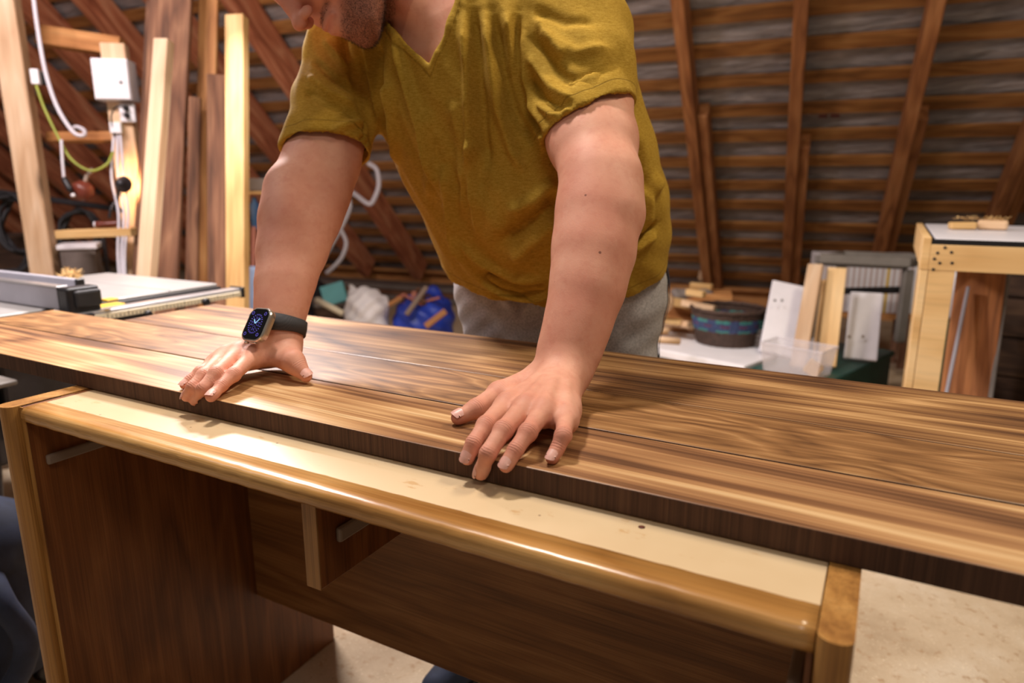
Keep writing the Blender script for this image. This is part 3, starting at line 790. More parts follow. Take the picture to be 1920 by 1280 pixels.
bdm = np.maximum(bdm, inhead*np.clip(1-np.abs(q[:,2]+.050)/.008, 0, 1)*np.clip((.033-np.abs(q[:,0]))/.01, 0, 1)*(q[:,1] > .075))
lipm = np.exp(-((q[:,2]+.062)/.009)**2)*np.clip((.026-np.abs(q[:,0]))/.006, 0, 1)*(q[:,1] > .085)*inhead
bdm = bdm*(1-lipm)*np.clip((q[:,1]+.03)/.03, 0, 1)*np.clip((.0-q[:,2]-.0)/.02, 0, 1)
under = np.clip((-.112-q[:,2])/.01, 0, 1)*(q[:,1] < .05); bdm *= (1-under*.8)
rd = np.maximum(rd, lipm*1.0); rd = np.maximum(rd, inhead*.5)
attr(body, 'crease', cr); attr(body, 'along', al); attr(body, 'red', rd); attr(body, 'beard', bdm)
# stubble hairs on the jaw and chin
ii = np.where((bdm > .35))[0]
if len(ii):
    ii = rng.choice(ii, min(11000, len(ii)), replace=True); v, f = [], []
    jit = rng.normal(0, .0012, (len(ii), 3)); ln = rng.uniform(.0030, .0062, len(ii)); rv = rng.normal(0, .55, (len(ii), 3))
    for k, i in enumerate(ii):
        b = VPs[i] + jit[k]*.8; d = nrm(N[i]*.7 - upv*.75 + rv[k]); s = nrm(np.cross(d, rv[k]+[.1,0,0]))*.00022
        n0 = len(v); v += [b-s, b+s, b+d*ln[k]]; f.append((n0, n0+1, n0+2))
    bo = mesh_obj('beard', v, f, M['hair'], man); bo['kind'] = 'stuff'; bo['label'] = 'short dark stubble on jaw and chin'
# hair on the crown (above the frame)
hairF = SUB(U(.02, sEL(0,-.022,.055,.081,.101,.090), sEL(0,-.06,.0,.066,.055,.062)), sEL(0,.098,-.01,.090,.075,.075), .01)
hv, hq = polygonise(hairF, HC-.2, HC+.2, .006); hv += .0012*np.sin(hv@np.array([700.,300,500]))[:, None]*vnormals(hv, hq)
np_mesh('hair', hv, hq, M['hair'], man)
# fingernails
for p0, p1, r in nails:
    ax = nrm(p1-p0); up = np.array([0,-.10,1.]) + (-AX_F)*.25; up = nrm(up - ax*(up@ax)); sd = np.cross(up, ax)
    v, f = [], []; nu, nv = 7, 7
    for i in range(nu):
        for j in range(nv):
            a = (j/(nv-1)-.5)*1.75; u = i/(nu-1); l = -.0065 + .0135*u - (.0022*(abs(j/(nv-1)-.5)*2)**2 if u > .5 else -.0022*(abs(j/(nv-1)-.5)*2)**2)
            rr_ = r*1.10 + .0006 - max(0, l-.001)**1.5*2.2
            v.append(p1 + ax*l + (up*math.cos(a) + sd*math.sin(a))*rr_)
    for i in range(nu-1):
        for j in range(nv-1): f.append((i*nv+j, i*nv+j+1, (i+1)*nv+j+1, (i+1)*nv+j))
    mesh_obj('fingernail', v, f, M['nail'], man, True)

# ---- t-shirt
def shirtF(P, c, hd):
    def cut(f, n_, o_):   # keep the inner side, hollow the last centimetres
        if f is None: return None
        d = (P-o_)@n_
        sh = np.where(d > -.045, np.maximum(f, -(f+.0062)), f)
        return np.maximum(sh, d)
    a = cut(_sR(P, c, hd), hRn, hR0); b = cut(_sL(P, c, hd), hLn, hL0); t = _tt(P, c, hd)
    if t is not None:
        d = (P-b0)@hB; t = np.where(d > -.05, np.maximum(t, -(t+.0065)), t); t = np.maximum(t, d)
        # v-neck: a wedge cut from the front
        wd0 = _wedge(P)
        band = np.maximum(t-.0030, np.abs(wd0-.0055)-.0055)
        fr_ = (P-V(805,60,1.22))@vd < .0
        t = np.where(fr_, smin(t, band, .0015), t)
        t = -smin(-t, wd0, .002)
    r = t
    for x in (a, b):
        if x is not None: r = x if r is None else smin(r, x, .028)
    return r
_sR, _sL = slR, slL
sF = FN(shirtF)
SV, SQ = polygonise(sF, np.array([-1.2,.80,.74]), np.array([-.2,1.62,1.56]), .0036)
SV = smooth_verts(SV, SQ, 1, .4); SN = vnormals(SV, SQ)
# folds: ridges and valleys along lines drawn on the cloth surface
bvh = BVHTree.FromPolygons([Vector(v) for v in SV], [tuple(q) for q in SQ.tolist()])
def surf(px, py):
    d = nrm(V(px, py, 1) - CAM); h = bvh.ray_cast(Vector(CAM), Vector(d), 3)
    return None if h[0] is None else np.array(h[0])
FOLDS = [ # polyline px, width m, amplitude m (+ ridge)
 ([(728,150),(738,210),(746,300),(760,380)], .010, .010), ([(705,80),(716,180),(735,300),(770,400)], .013, -.010),
 ([(690,70),(700,150),(708,230),(722,310)], .010, .010), ([(680,100),(690,200),(700,290)], .009, -.009),
 ([(735,60),(760,140),(790,230),(815,310),(835,380)], .010, .011), ([(760,70),(790,160),(822,260),(850,350)], .012, -.008),
 ([(868,10),(876,120),(880,220),(890,330),(895,450)], .010, .010), ([(885,5),(898,120),(905,230),(915,330)], .012, -.009),
 ([(905,10),(920,110),(935,210),(960,280),(985,330)], .010, .010), ([(925,20),(945,130),(965,210),(1000,280)], .011, -.009),
 ([(945,20),(962,90),(985,180),(1010,230)], .010, .008),
 ([(972,20),(966,80),(972,150),(990,210),(1020,262)], .009, -.012),
 ([(660,110),(680,190),(692,270)], .010, -.012),
 ([(835,300),(845,380),(850,440),(870,500)], .014, .010), ([(850,180),(865,270),(870,350)], .014, .006),
 ([(1050,360),(1020,400),(980,430),(930,460)], .016, -.012), ([(1050,340),(1000,380),(950,400)], .014, .008),
 ([(1045,410),(1000,450),(960,490)], .016, .010), ([(870,400),(880,300),(890,260)], .012, .007),
 ([(1030,540),(980,545),(940,535),(900,510)], .010, -.010), ([(1030,555),(985,560),(945,552),(900,525)], .008, .008), ([(1030,525),(960,520),(900,490),(860,450)], .012, .007),
 ([(1030,566),(990,568),(950,566)], .006, -.005),
 ([(1235,420),(1205,445),(1180,462)], .008, -.012), ([(1230,438),(1205,455),(1185,472)], .007, .007), ([(1240,330),(1215,370),(1210,430)], .015, .009), ([(1195,260),(1205,330),(1225,380)], .014, -.006),
 ([(605,70),(640,110),(672,140)], .008, .006), ([(585,110),(630,150),(672,175)], .008, -.006), ([(575,140),(620,175),(670,200)], .008, .006), ([(570,170),(615,195),(680,225)], .008, -.006),
 ([(640,60),(650,110),(675,160)], .009, -.008), ([(690,225),(650,235),(610,250)], .008, .006), ([(690,262),(655,268),(620,262)], .007, -.008), ([(692,278),(660,284),(630,280)], .006, .004),
 ([(1000,30),(1040,90),(1060,110)], .009, .006), ([(990,60),(1040,130),(1080,160)], .009, -.006), ([(985,100),(1040,170),(1075,190)], .009, .006), ([(985,140),(1020,190),(1060,215)], .008, -.006), ([(1005,190),(1035,215),(1075,205)], .007, .005),
 ([(1000,20),(1060,40),(1120,40)], .012, -.004), ([(1010,60),(1080,100),(1150,90)], .012, .004), ([(1050,150),(1110,140),(1170,110)], .010, -.003), ([(800,200),(812,300),(800,380)], .016, .005)]
disp = np.zeros(len(SV))
for pl, wd, am in FOLDS:
    path = []
    for i in range(len(pl)-1):
        for t in np.linspace(0, 1, 7, endpoint=(i == len(pl)-2)): path.append((pl[i][0]*(1-t)+pl[i+1][0]*t, pl[i][1]*(1-t)+pl[i+1][1]*t))
    pts = [surf(*p) for p in path]; pts = [p for p in pts if p is not None]
    if len(pts) < 3: continue
    pts = np.array(pts); keep = [0]
    for i in range(1, len(pts)):
        if np.linalg.norm(pts[i]-pts[keep[-1]]) < .06: keep.append(i)
    pts = pts[keep]
    bl, bh = pts.min(0)-.05, pts.max(0)+.05; m = np.where(((SV > bl) & (SV < bh)).all(1))[0]
    if len(m) == 0: continue
    Q_ = SV[m]; D2 = np.full(len(m), 9.); tt = np.zeros(len(m)); nseg = len(pts)-1
    for i in range(nseg):
        ba = pts[i+1]-pts[i]; t = np.clip((Q_-pts[i])@ba/(ba@ba+1e-12), 0, 1); d = np.linalg.norm(Q_-pts[i]-t[:, None]*ba, axis=1)
        u = d < D2; D2[u] = d[u]; tt[u] = (i+t[u])/nseg
    disp[m] += am*1.7*np.exp(-(D2/(wd*.8))**2)*np.clip(np.sin(np.clip(tt, .02, .98)*PI)*2.2, 0, 1)
# loose low-frequency cloth unevenness
disp += .0022*np.sin(SV[:,0]*61+SV[:,2]*23+2)*np.sin(SV[:,1]*47+SV[:,2]*31) + .0012*np.sin(SV[:,0]*130+SV[:,2]*90)
facing = np.clip((SN@(-AX_F))*3+.6, 0, 1)
SV2 = SV + SN*(disp)[:, None]
mneg = np.where(disp < -.002)[0]
fs_ = skinA(SV2[mneg], None, 0); SV2[mneg] += SN[mneg]*np.clip(.0045-fs_, 0, .04)[:, None]
SV2 = smooth_verts(SV2, SQ, 1, .4)
shirt = np_mesh('t_shirt', SV2, SQ, M['shirt'], man); shirt['label'] = 'mustard yellow v-neck t-shirt'
hd_ = np.minimum(np.abs((SV-hR0)@hRn) + 9*((SV-hR0)@LAT > .12), np.abs((SV-hL0)@hLn) + 9*((SV-hL0)@LAT < -.12))
nearR = (np.linalg.norm(SV-hR0, axis=1) < .13) & (np.abs(slR(SV, None, 0)) < .009); nearL = (np.linalg.norm(SV-hL0, axis=1) < .15) & (np.abs(slL(SV, None, 0)) < .009)
hem = np.where(nearR, np.abs((SV-hR0)@hRn), np.where(nearL, np.abs((SV-hL0)@hLn), 9.))
hem = np.minimum(hem, np.where(SV[:,2] < 1.02, np.abs((SV-b0)@hB), 9.)); hem = np.minimum(hem, np.where(((SV-V(805,60,1.22))@vd < 0) & (SV[:,2] > 1.15), np.abs(_wedge(SV)-.0105)+.021, 9.)); hem = np.minimum(hem, .2)
attr(shirt, 'hem', hem)
# ---- joggers
pz = lambda x, y, z: V(x, y, z)
hipc = np.array([-.585, 1.300, .90])
wrap = lambda dx, y, z: np.array([-.585+dx, y, z])
pantsF = U(.035, RC(wrap(-.095,1.275,1.02), wrap(-.100,1.27,.84), .135, .130, ((0,1,0),.98)), RC(wrap(.065,1.275,1.02), wrap(.090,1.27,.84), .135, .130, ((0,1,0),.98)))
pantsF = U(.03, pantsF, RC(wrap(0,1.25,.90), wrap(0,1.235,.80), .125, .115))
legs = U(.006, RC(wrap(-.100,1.275,.84), wrap(-.11,1.25,.48), .112, .088), RC(wrap(-.11,1.25,.48), wrap(-.115,1.25,.10), .088, .062),
       RC(wrap(.100,1.275,.84), wrap(.115,1.26,.48), .112, .088)) 
legs = U(.012, legs, RC(wrap(.115,1.26,.48), wrap(.12,1.26,.10), .088, .062))
pantsF = U(.03, pantsF, legs)
def pf(P, c, hd):
    f = pantsF(P, c, hd)
    return None if f is None else np.maximum(f, P[:,2]-1.03)
PV, PQ = polygonise(FN(pf), np.array([-.86,1.05,.0]), np.array([-.30,1.56,1.06]), .0055)
PN = vnormals(PV, PQ)
PV = PV + PN*((.0045*np.sin(PV[:,2]*70 + PV[:,0]*55)*np.sin(PV[:,0]*37+1) + .003*np.sin(PV[:,2]*130-PV[:,0]*90))*np.clip(1.2-PV[:,2], .3, 1))[:, None]
# crotch creases radiating
cc = np.array([-.600,1.17,.815])
for ang, L_, am in ((2.5,.16,.008),(2.15,.14,-.008),(.65,.16,.008),(1.0,.13,-.007),(1.57,.12,-.009)):
    e = cc + L_*np.array([math.cos(ang), .0, math.sin(ang)]); ba = e-cc
    t = np.clip(((PV-cc)*[1,0,1])@ba/(ba@ba), 0, 1); d = np.linalg.norm((PV-cc-t[:, None]*ba)*[1,0,1], axis=1)
    PV = PV + PN*(am*np.exp(-(d/.010)**2)*(PV[:,1] < 1.3))[:, None]
pants = np_mesh('joggers', smooth_verts(PV, PQ, 1, .4), PQ, M['pants'], man); pants['label'] = 'light grey jersey joggers'
# dark side stripe on his left leg
bv2 = BVHTree.FromPolygons([Vector(v) for v in PV], [tuple(q) for q in PQ.tolist()])
v, f = [], []
zs = np.linspace(1.02, .15, 50)
for z in zs:
    for dy in (-.016, -.005, .006, .017):
        h = bv2.ray_cast(Vector((-.1, 1.30+dy, z)), Vector((-1,0,0)), 2)
        p = h[0] if h[0] is not None else Vector((-.4,1.3+dy,z)); v.append(np.array(p)+np.array([.003,0,0]))
for i in range(len(zs)-1):
    for j in range(3): f.append((i*4+j, i*4+j+1, i*4+j+5, i*4+j+4))
mesh_obj('side_stripe', v, f, M['navy'], pants, True)
# white care tag and drawcord end at the waist
bm_obj('waist_tag', box_bm(.006, .010, .024, .002), M['white_soft'], pants, matrix=Matrix.Translation(Vector(V(838,490,1.36))))
# shoes
for sx, y0 in ((-.125, .955), (.12, 1.02)):
    cx = -.585+sx
    sf = U(.03, RC((cx,y0+.235,.052), (cx,y0+.15,.050), .040, .042), RC((cx,y0+.15,.048), (cx-.01,y0+.045,.038), .043, .034), RC((cx,y0+.225,.06), (cx,y0+.225,.11), .042, .045))
    v_, q_ = polygonise(FN(lambda P, c, hd: np.maximum(sf(P, c, hd), .016-P[:,2]) if sf(P, c, hd) is not None else None), np.array([cx-.1,y0-.05,-.02]), np.array([cx+.1,y0+.33,.19]), .006)
    sh = np_mesh('shoe', v_, q_, M['darkblue'], man)
    n_ = 20; pv = [(cx-.004 + (.044 - .006*math.cos(2*PI*k/n_))*math.cos(2*PI*k/n_), y0+.14 + .138*math.sin(2*PI*k/n_), z) for z in (0, .018) for k in range(n_)]
    mesh_obj('sole', pv, [tuple(range(n_))[::-1], tuple(range(n_, 2*n_))] + [(k, (k+1) % n_, n_+(k+1) % n_, n_+k) for k in range(n_)], M['rubber'], sh)

# ---- wristwatch
wc = V(521, 612, 1.048); wa = nrm(V(529, 575, 1.058) - V(519, 640, 1.045))
sn = nrm(-.50*AX_R - .84*AX_F); sn = nrm(sn - wa*(sn@wa)); sx = nrm(np.cross(wa, sn))
wn = nrm(-.46*AX_R + .40*AX_U - .79*AX_F); wx = nrm(np.cross(wa + .16*AX_R, wn)); wy = np.cross(wn, wx)
watch = thing('wristwatch', 'square silver smartwatch with a dark grey strap on his right wrist', 'watch', wc)
def rrect(wd, ht, r, n=6):
    out = []
    for cx, cy, a0 in ((wd/2-r, ht/2-r, 0), (-wd/2+r, ht/2-r, 90), (-wd/2+r, -ht/2+r, 180), (wd/2-r, -ht/2+r, 270)):
        for k in range(n+1):
            a = math.radians(a0+90*k/n); out.append((cx+r*math.cos(a), cy+r*math.sin(a)))
    return out
wo = V(483, 609, 1.000)
def rr_loft(name, secs, mat, parent):
    v, f = [], []; n = None
    for wd, ht, r, z in secs:
        P = rrect(wd, ht, r); n = len(P)
        for x, y in P: v.append(wo + (wx*x + wy*y)*1.14 + wn*z)
    for i in range(len(secs)-1):
        for k in range(n): f.append((i*n+k, i*n+(k+1) % n, (i+1)*n+(k+1) % n, (i+1)*n+k))
    f.append(tuple(range(n))[::-1]); f.append(tuple((len(secs)-1)*n+k for k in range(n)))
    return mesh_obj(name, v, f, mat, parent)
rr_loft('case', [(.034,.040,.009,-.010),(.038,.0445,.0105,-.008),(.0405,.047,.0115,-.003),(.0405,.047,.0115,.001),(.039,.0455,.011,.003),(.0375,.044,.0105,.0034)], M['steel_watch'], watch)
scr = rr_loft('screen', [(.0355,.042,.0098,.0030),(.0355,.042,.0098,.0039),(.0345,.041,.0095,.0043)], M['screen'], watch)
# dial marks: rings of little ticks, sub-dials and two hands
v, f = [], []
def tick(cx, cy, ang, l, wd, z=.0046):
    n0 = len(v); c_, s_ = math.cos(ang), math.sin(ang)
    for a, b in ((-l/2,-wd/2),(l/2,-wd/2),(l/2,wd/2),(-l/2,wd/2)): v.append(wo + wx*(cx+a*c_-b*s_) + wy*(cy+a*s_+b*c_) + wn*z)
    f.append((n0, n0+1, n0+2, n0+3))
for k in range(24): a = 2*PI*k/24; tick(.0128*math.cos(a), .0145*math.sin(a), a, .0022, .0009)
for k in range(12): a = 2*PI*k/12+.2; tick(.0095*math.cos(a), .0105*math.sin(a), a, .0018, .0007)
for cx, cy in ((0,.0062),(0,-.0062),(-.0055,0),(.0055,0)):
    for k in range(12): a = 2*PI*k/12; tick(cx+.0026*math.cos(a), cy+.0026*math.sin(a), a+PI/2, .0009, .0005)
for cx, cy in ((-.0135,.0165),(.0135,.0165),(-.0135,-.0165),(.0135,-.0165)):
    for k in range(10): a = 2*PI*k/10; tick(cx+.0022*math.cos(a), cy+.0022*math.sin(a), a+PI/2, .0012, .0007)
mesh_obj('dial_marks', v, f, M['dial'], scr)
v, f = [], []; tick(-.003, .0035, 2.3, .0085, .0011, .0048); tick(.003, .0045, .95, .010, .0011, .0048)
mesh_obj('watch_hands', v, f, M['dialhand'], scr)
bm_obj('side_button', box_bm(.012, .0022, .004, .0008), M['steel_watch'], watch, matrix=frame(wo - wy*.0276 + wn*-.002 + wx*.004, wx, wy, wn))
lathe('crown', [(.0005,0),(.0032,.0002),(.0034,.0022),(.0028,.0030)], M['steel_watch'], watch, wo - wy*.0266 - wx*.011 - wn*.002, -wy, 18)
# strap follows the wrist
v, f = [], []; NS_ = 72; iw = 0
ctr = wc + 0*wa
bvb = BVHTree.FromPolygons([Vector(x) for x in VPs], [tuple(q) for q in Qs.tolist()])
rows = []
for k in range(NS_):
    a = 2*PI*k/NS_; d = sn*math.cos(a) + sx*math.sin(a)
    for t in (-.0120, -.0115, .0115, .0120):
        o_ = ctr + wa*t*(1.0); far = o_ + d*.09
        h = bvb.ray_cast(Vector(far), Vector(-d), .09)
        r_ = np.linalg.norm(np.array(h[0])-o_) if h[0] is not None else .032
        rows.append(r_)
rows = np.array(rows).reshape(NS_, 4); rows = rows.mean(1) + .0
for _ in range(6): rows = (np.roll(rows,1)+rows*2+np.roll(rows,-1))/4
for k in range(NS_):
    a = 2*PI*k/NS_; d = sn*math.cos(a) + sx*math.sin(a); flare = .0110 + .003*max(0, math.cos(a))
    for rr_, t in ((.0008,-flare),(.0034,-flare+.0004),(.0040,0),(.0034,flare-.0004),(.0008,flare),(-.001,0)):
        v.append(ctr + wa*t + d*(rows[k]+rr_))
for k in range(NS_):
    k2 = (k+1) % NS_
    for j in range(6): f.append((k*6+j, k*6+(j+1) % 6, k2*6+(j+1) % 6, k2*6+j))
mesh_obj('strap', v, f, M['strap'], watch, True)
#PERSON_END
#BACKGROUND
def facing(p, rot=0):           # horizontal direction from p towards the room's viewer side, turned by rot degrees
    d = nrm(np.array([-p[0], -p[1], 0])); a = math.radians(rot)
    return np.array([d[0]*math.cos(a)-d[1]*math.sin(a), d[0]*math.sin(a)+d[1]*math.cos(a), 0])
def board(name, top, bot, w_, d_, rot, mat, label=None, cat='board', group=None, zb=0.0, parent=None, bev=.003):
    """top, bot: two points on the axis; carried on down to height zb"""
    top = np.asarray(top); bot = np.asarray(bot); a = bot-top; k = (zb-top[2])/a[2]; foot = top + a*k
    o = beam(name, foot, top, w_, d_, facing(top, rot), mat, parent, bev)
    if label: tag(o, label, cat, group)
    return o
def cbox(name, c, sx, sy, sz, rot, mat, parent=None, bev=.004, seg=2):
    f = facing(c, rot); x = np.cross(f, [0,0,1.]) * -1
    x = np.cross([0,0,1.], f)
    return bm_obj(name, box_bm(sx, sy, sz, bev, seg), mat, parent, False, frame(c, x, -f*1.0, np.array([0,0,1.])) if False else frame(c, x, np.cross([0,0,1.], x), (0,0,1)))

wl = box('wall_left', (-13.0, -3, 0), (-12.9, 8, 5), M['darkboard'], bev=0); tag(wl, kind='structure')

# ---- left timber stack and electrics
p1 = V(46, 250, 3.05)
tag(beam('timber_post', (p1[0], p1[1], 0), (p1[0], p1[1], 3.1), .100, .085, facing(p1, -20), M['pine'], None, .004), 'thick pale square post standing behind the table saw', 'post')
p2 = V(240, 300, 3.10); z2 = V(224, 92, 3.10)[2]
tag(beam('timber_post', (p2[0], p2[1], 0), (p2[0], p2[1], z2), .098, .07, facing(p2, -14), M['pine'], None, .004), 'pale post carrying the white electrical box and sockets', 'post')
tag(beam('timber_brace', V(74, 66, 3.18), V(228, 90, 3.16), .085, .05, -AX_F, M['pine_o'], None, .003), 'short brown brace between the two posts near the top', 'beam')
tag(beam('timber_brace', V(92, 258, 3.20), V(262, 257, 3.18), .042, .05, -AX_F, M['pine_o'], None, .003), 'thin brown rail between the posts below the coiled cable', 'beam')
tag(beam('shelf_board', V(116, 439, 3.02), V(256, 434, 3.02), .10, .036, (0,0,1), M['pine_y'], None, .003), 'narrow pale shelf board between the two posts', 'shelf')
board('timber_board', V(308,76,2.72), V(276,505,2.72), .060, .050, -34, M['pine'], 'clean cream square batten leaning in front of the wide brown board', 'board')
wb = board('timber_board', V(325,-60,2.95), V(296,515,2.95), .165, .034, -16, M['brown'], 'wide rough brown board leaning behind the cream batten', 'board')
board('timber_board', V(283,5,3.05), V(262,420,3.05), .030, .05, -10, M['brown'], 'thin dark brown strip at the left edge of the wide brown board', 'board')
board('timber_board', V(394,-80,3.08), V(380,530,3.08), .078, .034, -12, M['pine_o'], 'tall orange board reaching out of the top of the picture', 'board')
board('timber_board', V(406,141,2.90), V(408,535,2.90), .074, .030, -10, M['brown'], 'grey-brown board with a square top beside the yellow batten', 'board')
board('timber_board', V(366,183,2.98), V(360,525,2.98), .048, .03, -12, M['brown'], 'narrow weathered strip between the wide brown and the orange board', 'board')
board('timber_board', V(444,31,2.66), V(446,577,2.66), .074, .048, -26, M['pine_y'], 'long yellow batten, rightmost of the leaning timbers', 'board')

eb = thing('electrical_box', 'white metal electrical cabinet mounted on the pale post', 'electrical box', V(220,150,3.0))
ec = V(217, 152, 2.99)
cbox('case', ec, .145, .11, .168, -18, M['white'], eb, .004)
fz = facing(ec, -18); fx = np.cross([0,0,1.], fz)
cbox('door', ec + fz*.058, .138, .006, .160, -18, M['white_soft'], eb, .002)
lathe('lock', [(.002,0),(.006,.001),(.006,.004),(.004,.005)], M['steel_dark'], eb, ec + fz*.061 + fx*.040 - np.array([0,0,.012]), fz, 12)
so = thing('socket_outlet', 'white double socket with black plugs below the electrical cabinet', 'socket', V(238,212,3.0))
sc_ = V(240, 212, 3.02); fz = facing(sc_, -14); fx = np.cross([0,0,1.], fz)
cbox('plate', sc_, .062, .03, .078, -14, M['white_soft'], so, .006)
for dz in (.018, -.012): lathe('plug', [(.012,0),(.012,.012),(.009,.022),(.004,.028)], M['black'], so, sc_ + fz*.016 + np.array([0,0,dz]), fz, 12)
tube('plug_lead', [sc_+fz*.04+np.array([0,0,.018]), sc_+fz*.05+fx*-.03+np.array([0,0,.02]), sc_+fz*.03-fx*.06-np.array([0,0,.02]), sc_+fz*.02-fx*.06-np.array([0,0,.10])], .0035, M['black'], so)
jb = thing('junction_box', 'small cream junction box under the socket with cables running down', 'junction box', V(218,240,3.0))
jc = V(219, 240, 3.02); cbox('case', jc, .05, .04, .05, -14, M['cream'], jb, .006)
cbox('lid', jc + facing(jc,-14)*.022, .044, .005, .044, -14, M['white_soft'], jb, .002)
for dx in (-.014, 0, .012): tube('cable', [jc + np.array([0,0,-.02]) + AX_R*dx, V(222+dx*900, 330, 2.99), V(232+dx*700, 400, 2.98), V(228+dx*500, 470, 2.98), V(230+dx*400, 530, 2.97)], .0055, M['cablewhite'], jb)
jx = thing('switch_box', 'tiny white and black switch on the side of the thick post', 'switch', V(68,144,2.95))
cbox('case', V(67,144,2.95), .032, .03, .062, -20, M['white_soft'], jx, .004); cbox('button', V(79,147,2.98), .024, .03, .055, -20, M['black'], jx, .004)
tag(tube('power_cable', [V(58,-60,2.93), V(66,20,2.93), V(80,110,2.93), V(94,165,2.93), V(112,210,2.93), V(138,248,2.93), V(156,254,2.94), V(158,245,2.98), V(145,238,3.0), V(136,240,3.0)], .0085, M['cablewhite']), 'thick white cable hanging in front of the thick post and curling up at its end', 'cable')
tag(tube('power_cable', [V(68,160,2.94), V(84,205,2.94), V(112,262,2.95), V(135,300,2.95), V(170,320,2.96), V(200,308,2.97), V(212,285,3.0)], .0055, M['cablegreen']), 'thin yellow-green wire sagging between the posts', 'cable')
pc = thing('lamp_cord', 'white cord ending in a black connector beside the thick post', 'cable', V(118,300,2.9))
tube('cord', [V(115,262,2.93), V(117,300,2.93), V(120,334,2.93)], .006, M['cablewhite'], pc)
lathe('connector', [(.010,0),(.013,.01),(.013,.05),(.009,.065)], M['black'], pc, V(120,334,2.93), V(136,364,2.93)-V(120,334,2.93), 12)
lathe('tip', [(.008,0),(.009,.008),(.005,.012)], M['white_soft'], pc, V(136,364,2.93), V(136,364,2.93)-V(120,334,2.93), 12)
pot = thing('hanging_lamp', 'dark round spotlight head hanging between the posts', 'lamp', V(155,350,3.0))
lathe('lamp_head', [(.006,-.045),(.03,-.04),(.043,-.015),(.042,.012),(.034,.028),(.004,.03)], M['redbrown'], pot, V(153,358,2.98), nrm(-.3*AX_R-.5*AX_U-.8*AX_F), 20)
tube('lamp_arm', [V(158,345,2.98), V(163,330,2.99), V(170,322,3.0), V(172,318,3.02)], .009, M['greyplastic'], pot)
cl_ = thing('clamp_lamp', 'small lit reflector lamp clamped to the front of the pale post', 'lamp', V(232,345,2.95))
lb = V(229, 345, 2.95); ldir = nrm(V(252,352,3.06)-lb)
lathe('reflector', [(.008,-.03),(.015,-.026),(.020,-.01),(.034,.012),(.036,.014),(.033,.013),(.016,-.008)], M['steel_dark'], cl_, lb, ldir, 20)
M['bulb'] = plain('lit_bulb', srgb(255,220,170), .4, var=.01, bump=0, emit=(1,.62,.3,1), es=25)
lathe('bulb', [(.002,-.006),(.009,.0),(.011,.008),(.007,.016),(.001,.019)], M['bulb'], cl_, lb, ldir, 14)
tube('lamp_arm', [lb - ldir*.02, V(222,362,2.97), V(222,385,3.0), V(232,400,3.05)], .006, M['black'], cl_)
pl = bpy.data.lights.new('clamp_lamp_light', 'SPOT'); pl.energy = 9; pl.color = (1,.60,.30); pl.shadow_soft_size = .012; pl.spot_size = 2.4; pl.spot_blend = .6
plo = bpy.data.objects.new('clamp_lamp_light', pl); C.objects.link(plo); plo.location = lb + ldir*.022; plo.rotation_euler = Vector(ldir).to_track_quat('-Z','Y').to_euler()
ft = thing('torch', 'small dark torch with a bright end lying on the shelf board', 'torch', V(200,420,3.0))
ta = nrm(V(180,418,2.99)-V(224,415,2.99))
lathe('barrel', [(.008,0),(.011,.004),(.011,.07),(.014,.085),(.014,.10)], M['redbrown'], ft, V(224,418,3.0), ta, 14)
lathe('lens', [(.013,0),(.013,.006),(.009,.009)], M['white'], ft, V(224,418,3.0)+ta*.101, ta, 14)
tube('switch_lever', [V(205,409,2.99), V(208,392,2.99), V(216,378,3.0)], .006, M['black'], ft)

def crate_like(name, c, sx, sy, sz, rot, mat, label, cat, lid=None, wall=.012):
    """open-topped box: a floor and four walls, optionally a lid"""
    t = thing(name, label, cat, (c[0], c[1], c[2]-sz/2)); f = facing(c, rot); x = np.cross([0,0,1.], f); z = np.array([0,0,1.])
    m = lambda off, a, b, h, nm, mt=mat: bm_obj(nm, box_bm(a, b, h, .002), mt, t, False, frame(np.asarray(c)+off, x, np.cross(z, x), z))
    m(z*(-sz/2+wall/2), sx, sy, wall, 'bottom')
    for s_ in (-1, 1):
        m(x*s_*(sx/2-wall/2), wall, sy, sz, 'side'); m(f*s_*(sy/2-wall/2), sx-2*wall, wall, sz, 'side')
    if lid is not None: m(z*(sz/2+.012), sx+.02, sy+.02, .022, 'lid', lid)
    return t
bc = V(155,497,3.25); crate_like('storage_box', (bc[0],bc[1],(bc[2]+.08)/2), .14, .14, bc[2]+.08, -10, M['taupe'], 'pale grey box on the floor between the two posts', 'box', M['white_soft'])
sp = V(197,470,3.3); tag(beam('steel_tube', (sp[0],sp[1],0), (sp[0],sp[1],V(197,438,3.3)[2]), .02, .02, -AX_F, M['steel_dark'], None, .006), 'thin upright grey tube under the shelf board', 'tube')
bc = V(60,470,4.0); crate_like('wooden_crate', (bc[0],bc[1],(bc[2]+.1)/2), .42, .22, bc[2]+.1, -10, M['darkboard'], 'dark wooden crate behind the thick post', 'crate')
hb = beam('hanging_rail', V(-60,352,3.7), V(235,394,3.7), .03, .03, -AX_F, M['steel_dark'], None, .006); tag(hb, 'long thin dark rail behind the thick post', 'rail')
for i, (px, py, r, lab) in enumerate(((12,440,.16,'black coiled hose hanging at the left edge of the picture, largest of the coils'), (45,420,.12,'black coiled cable hanging just left of the thick post'), (150,440,.10,'dark coiled cable hanging behind the shelf board'))):
    c = V(px, py, 3.55+.05*i); pts = []
    for k in range(60):
        a = 2*PI*k/12; rr_ = r*(1+.08*math.sin(k*1.7)); pts.append(c + AX_R*rr_*math.cos(a) + AX_U*rr_*1.25*math.sin(a) + AX_F*(.02*math.sin(k*.9)))
    tag(tube('cable_coil', pts, .010, M['rubber'], None, 6, 3), lab, 'cable')
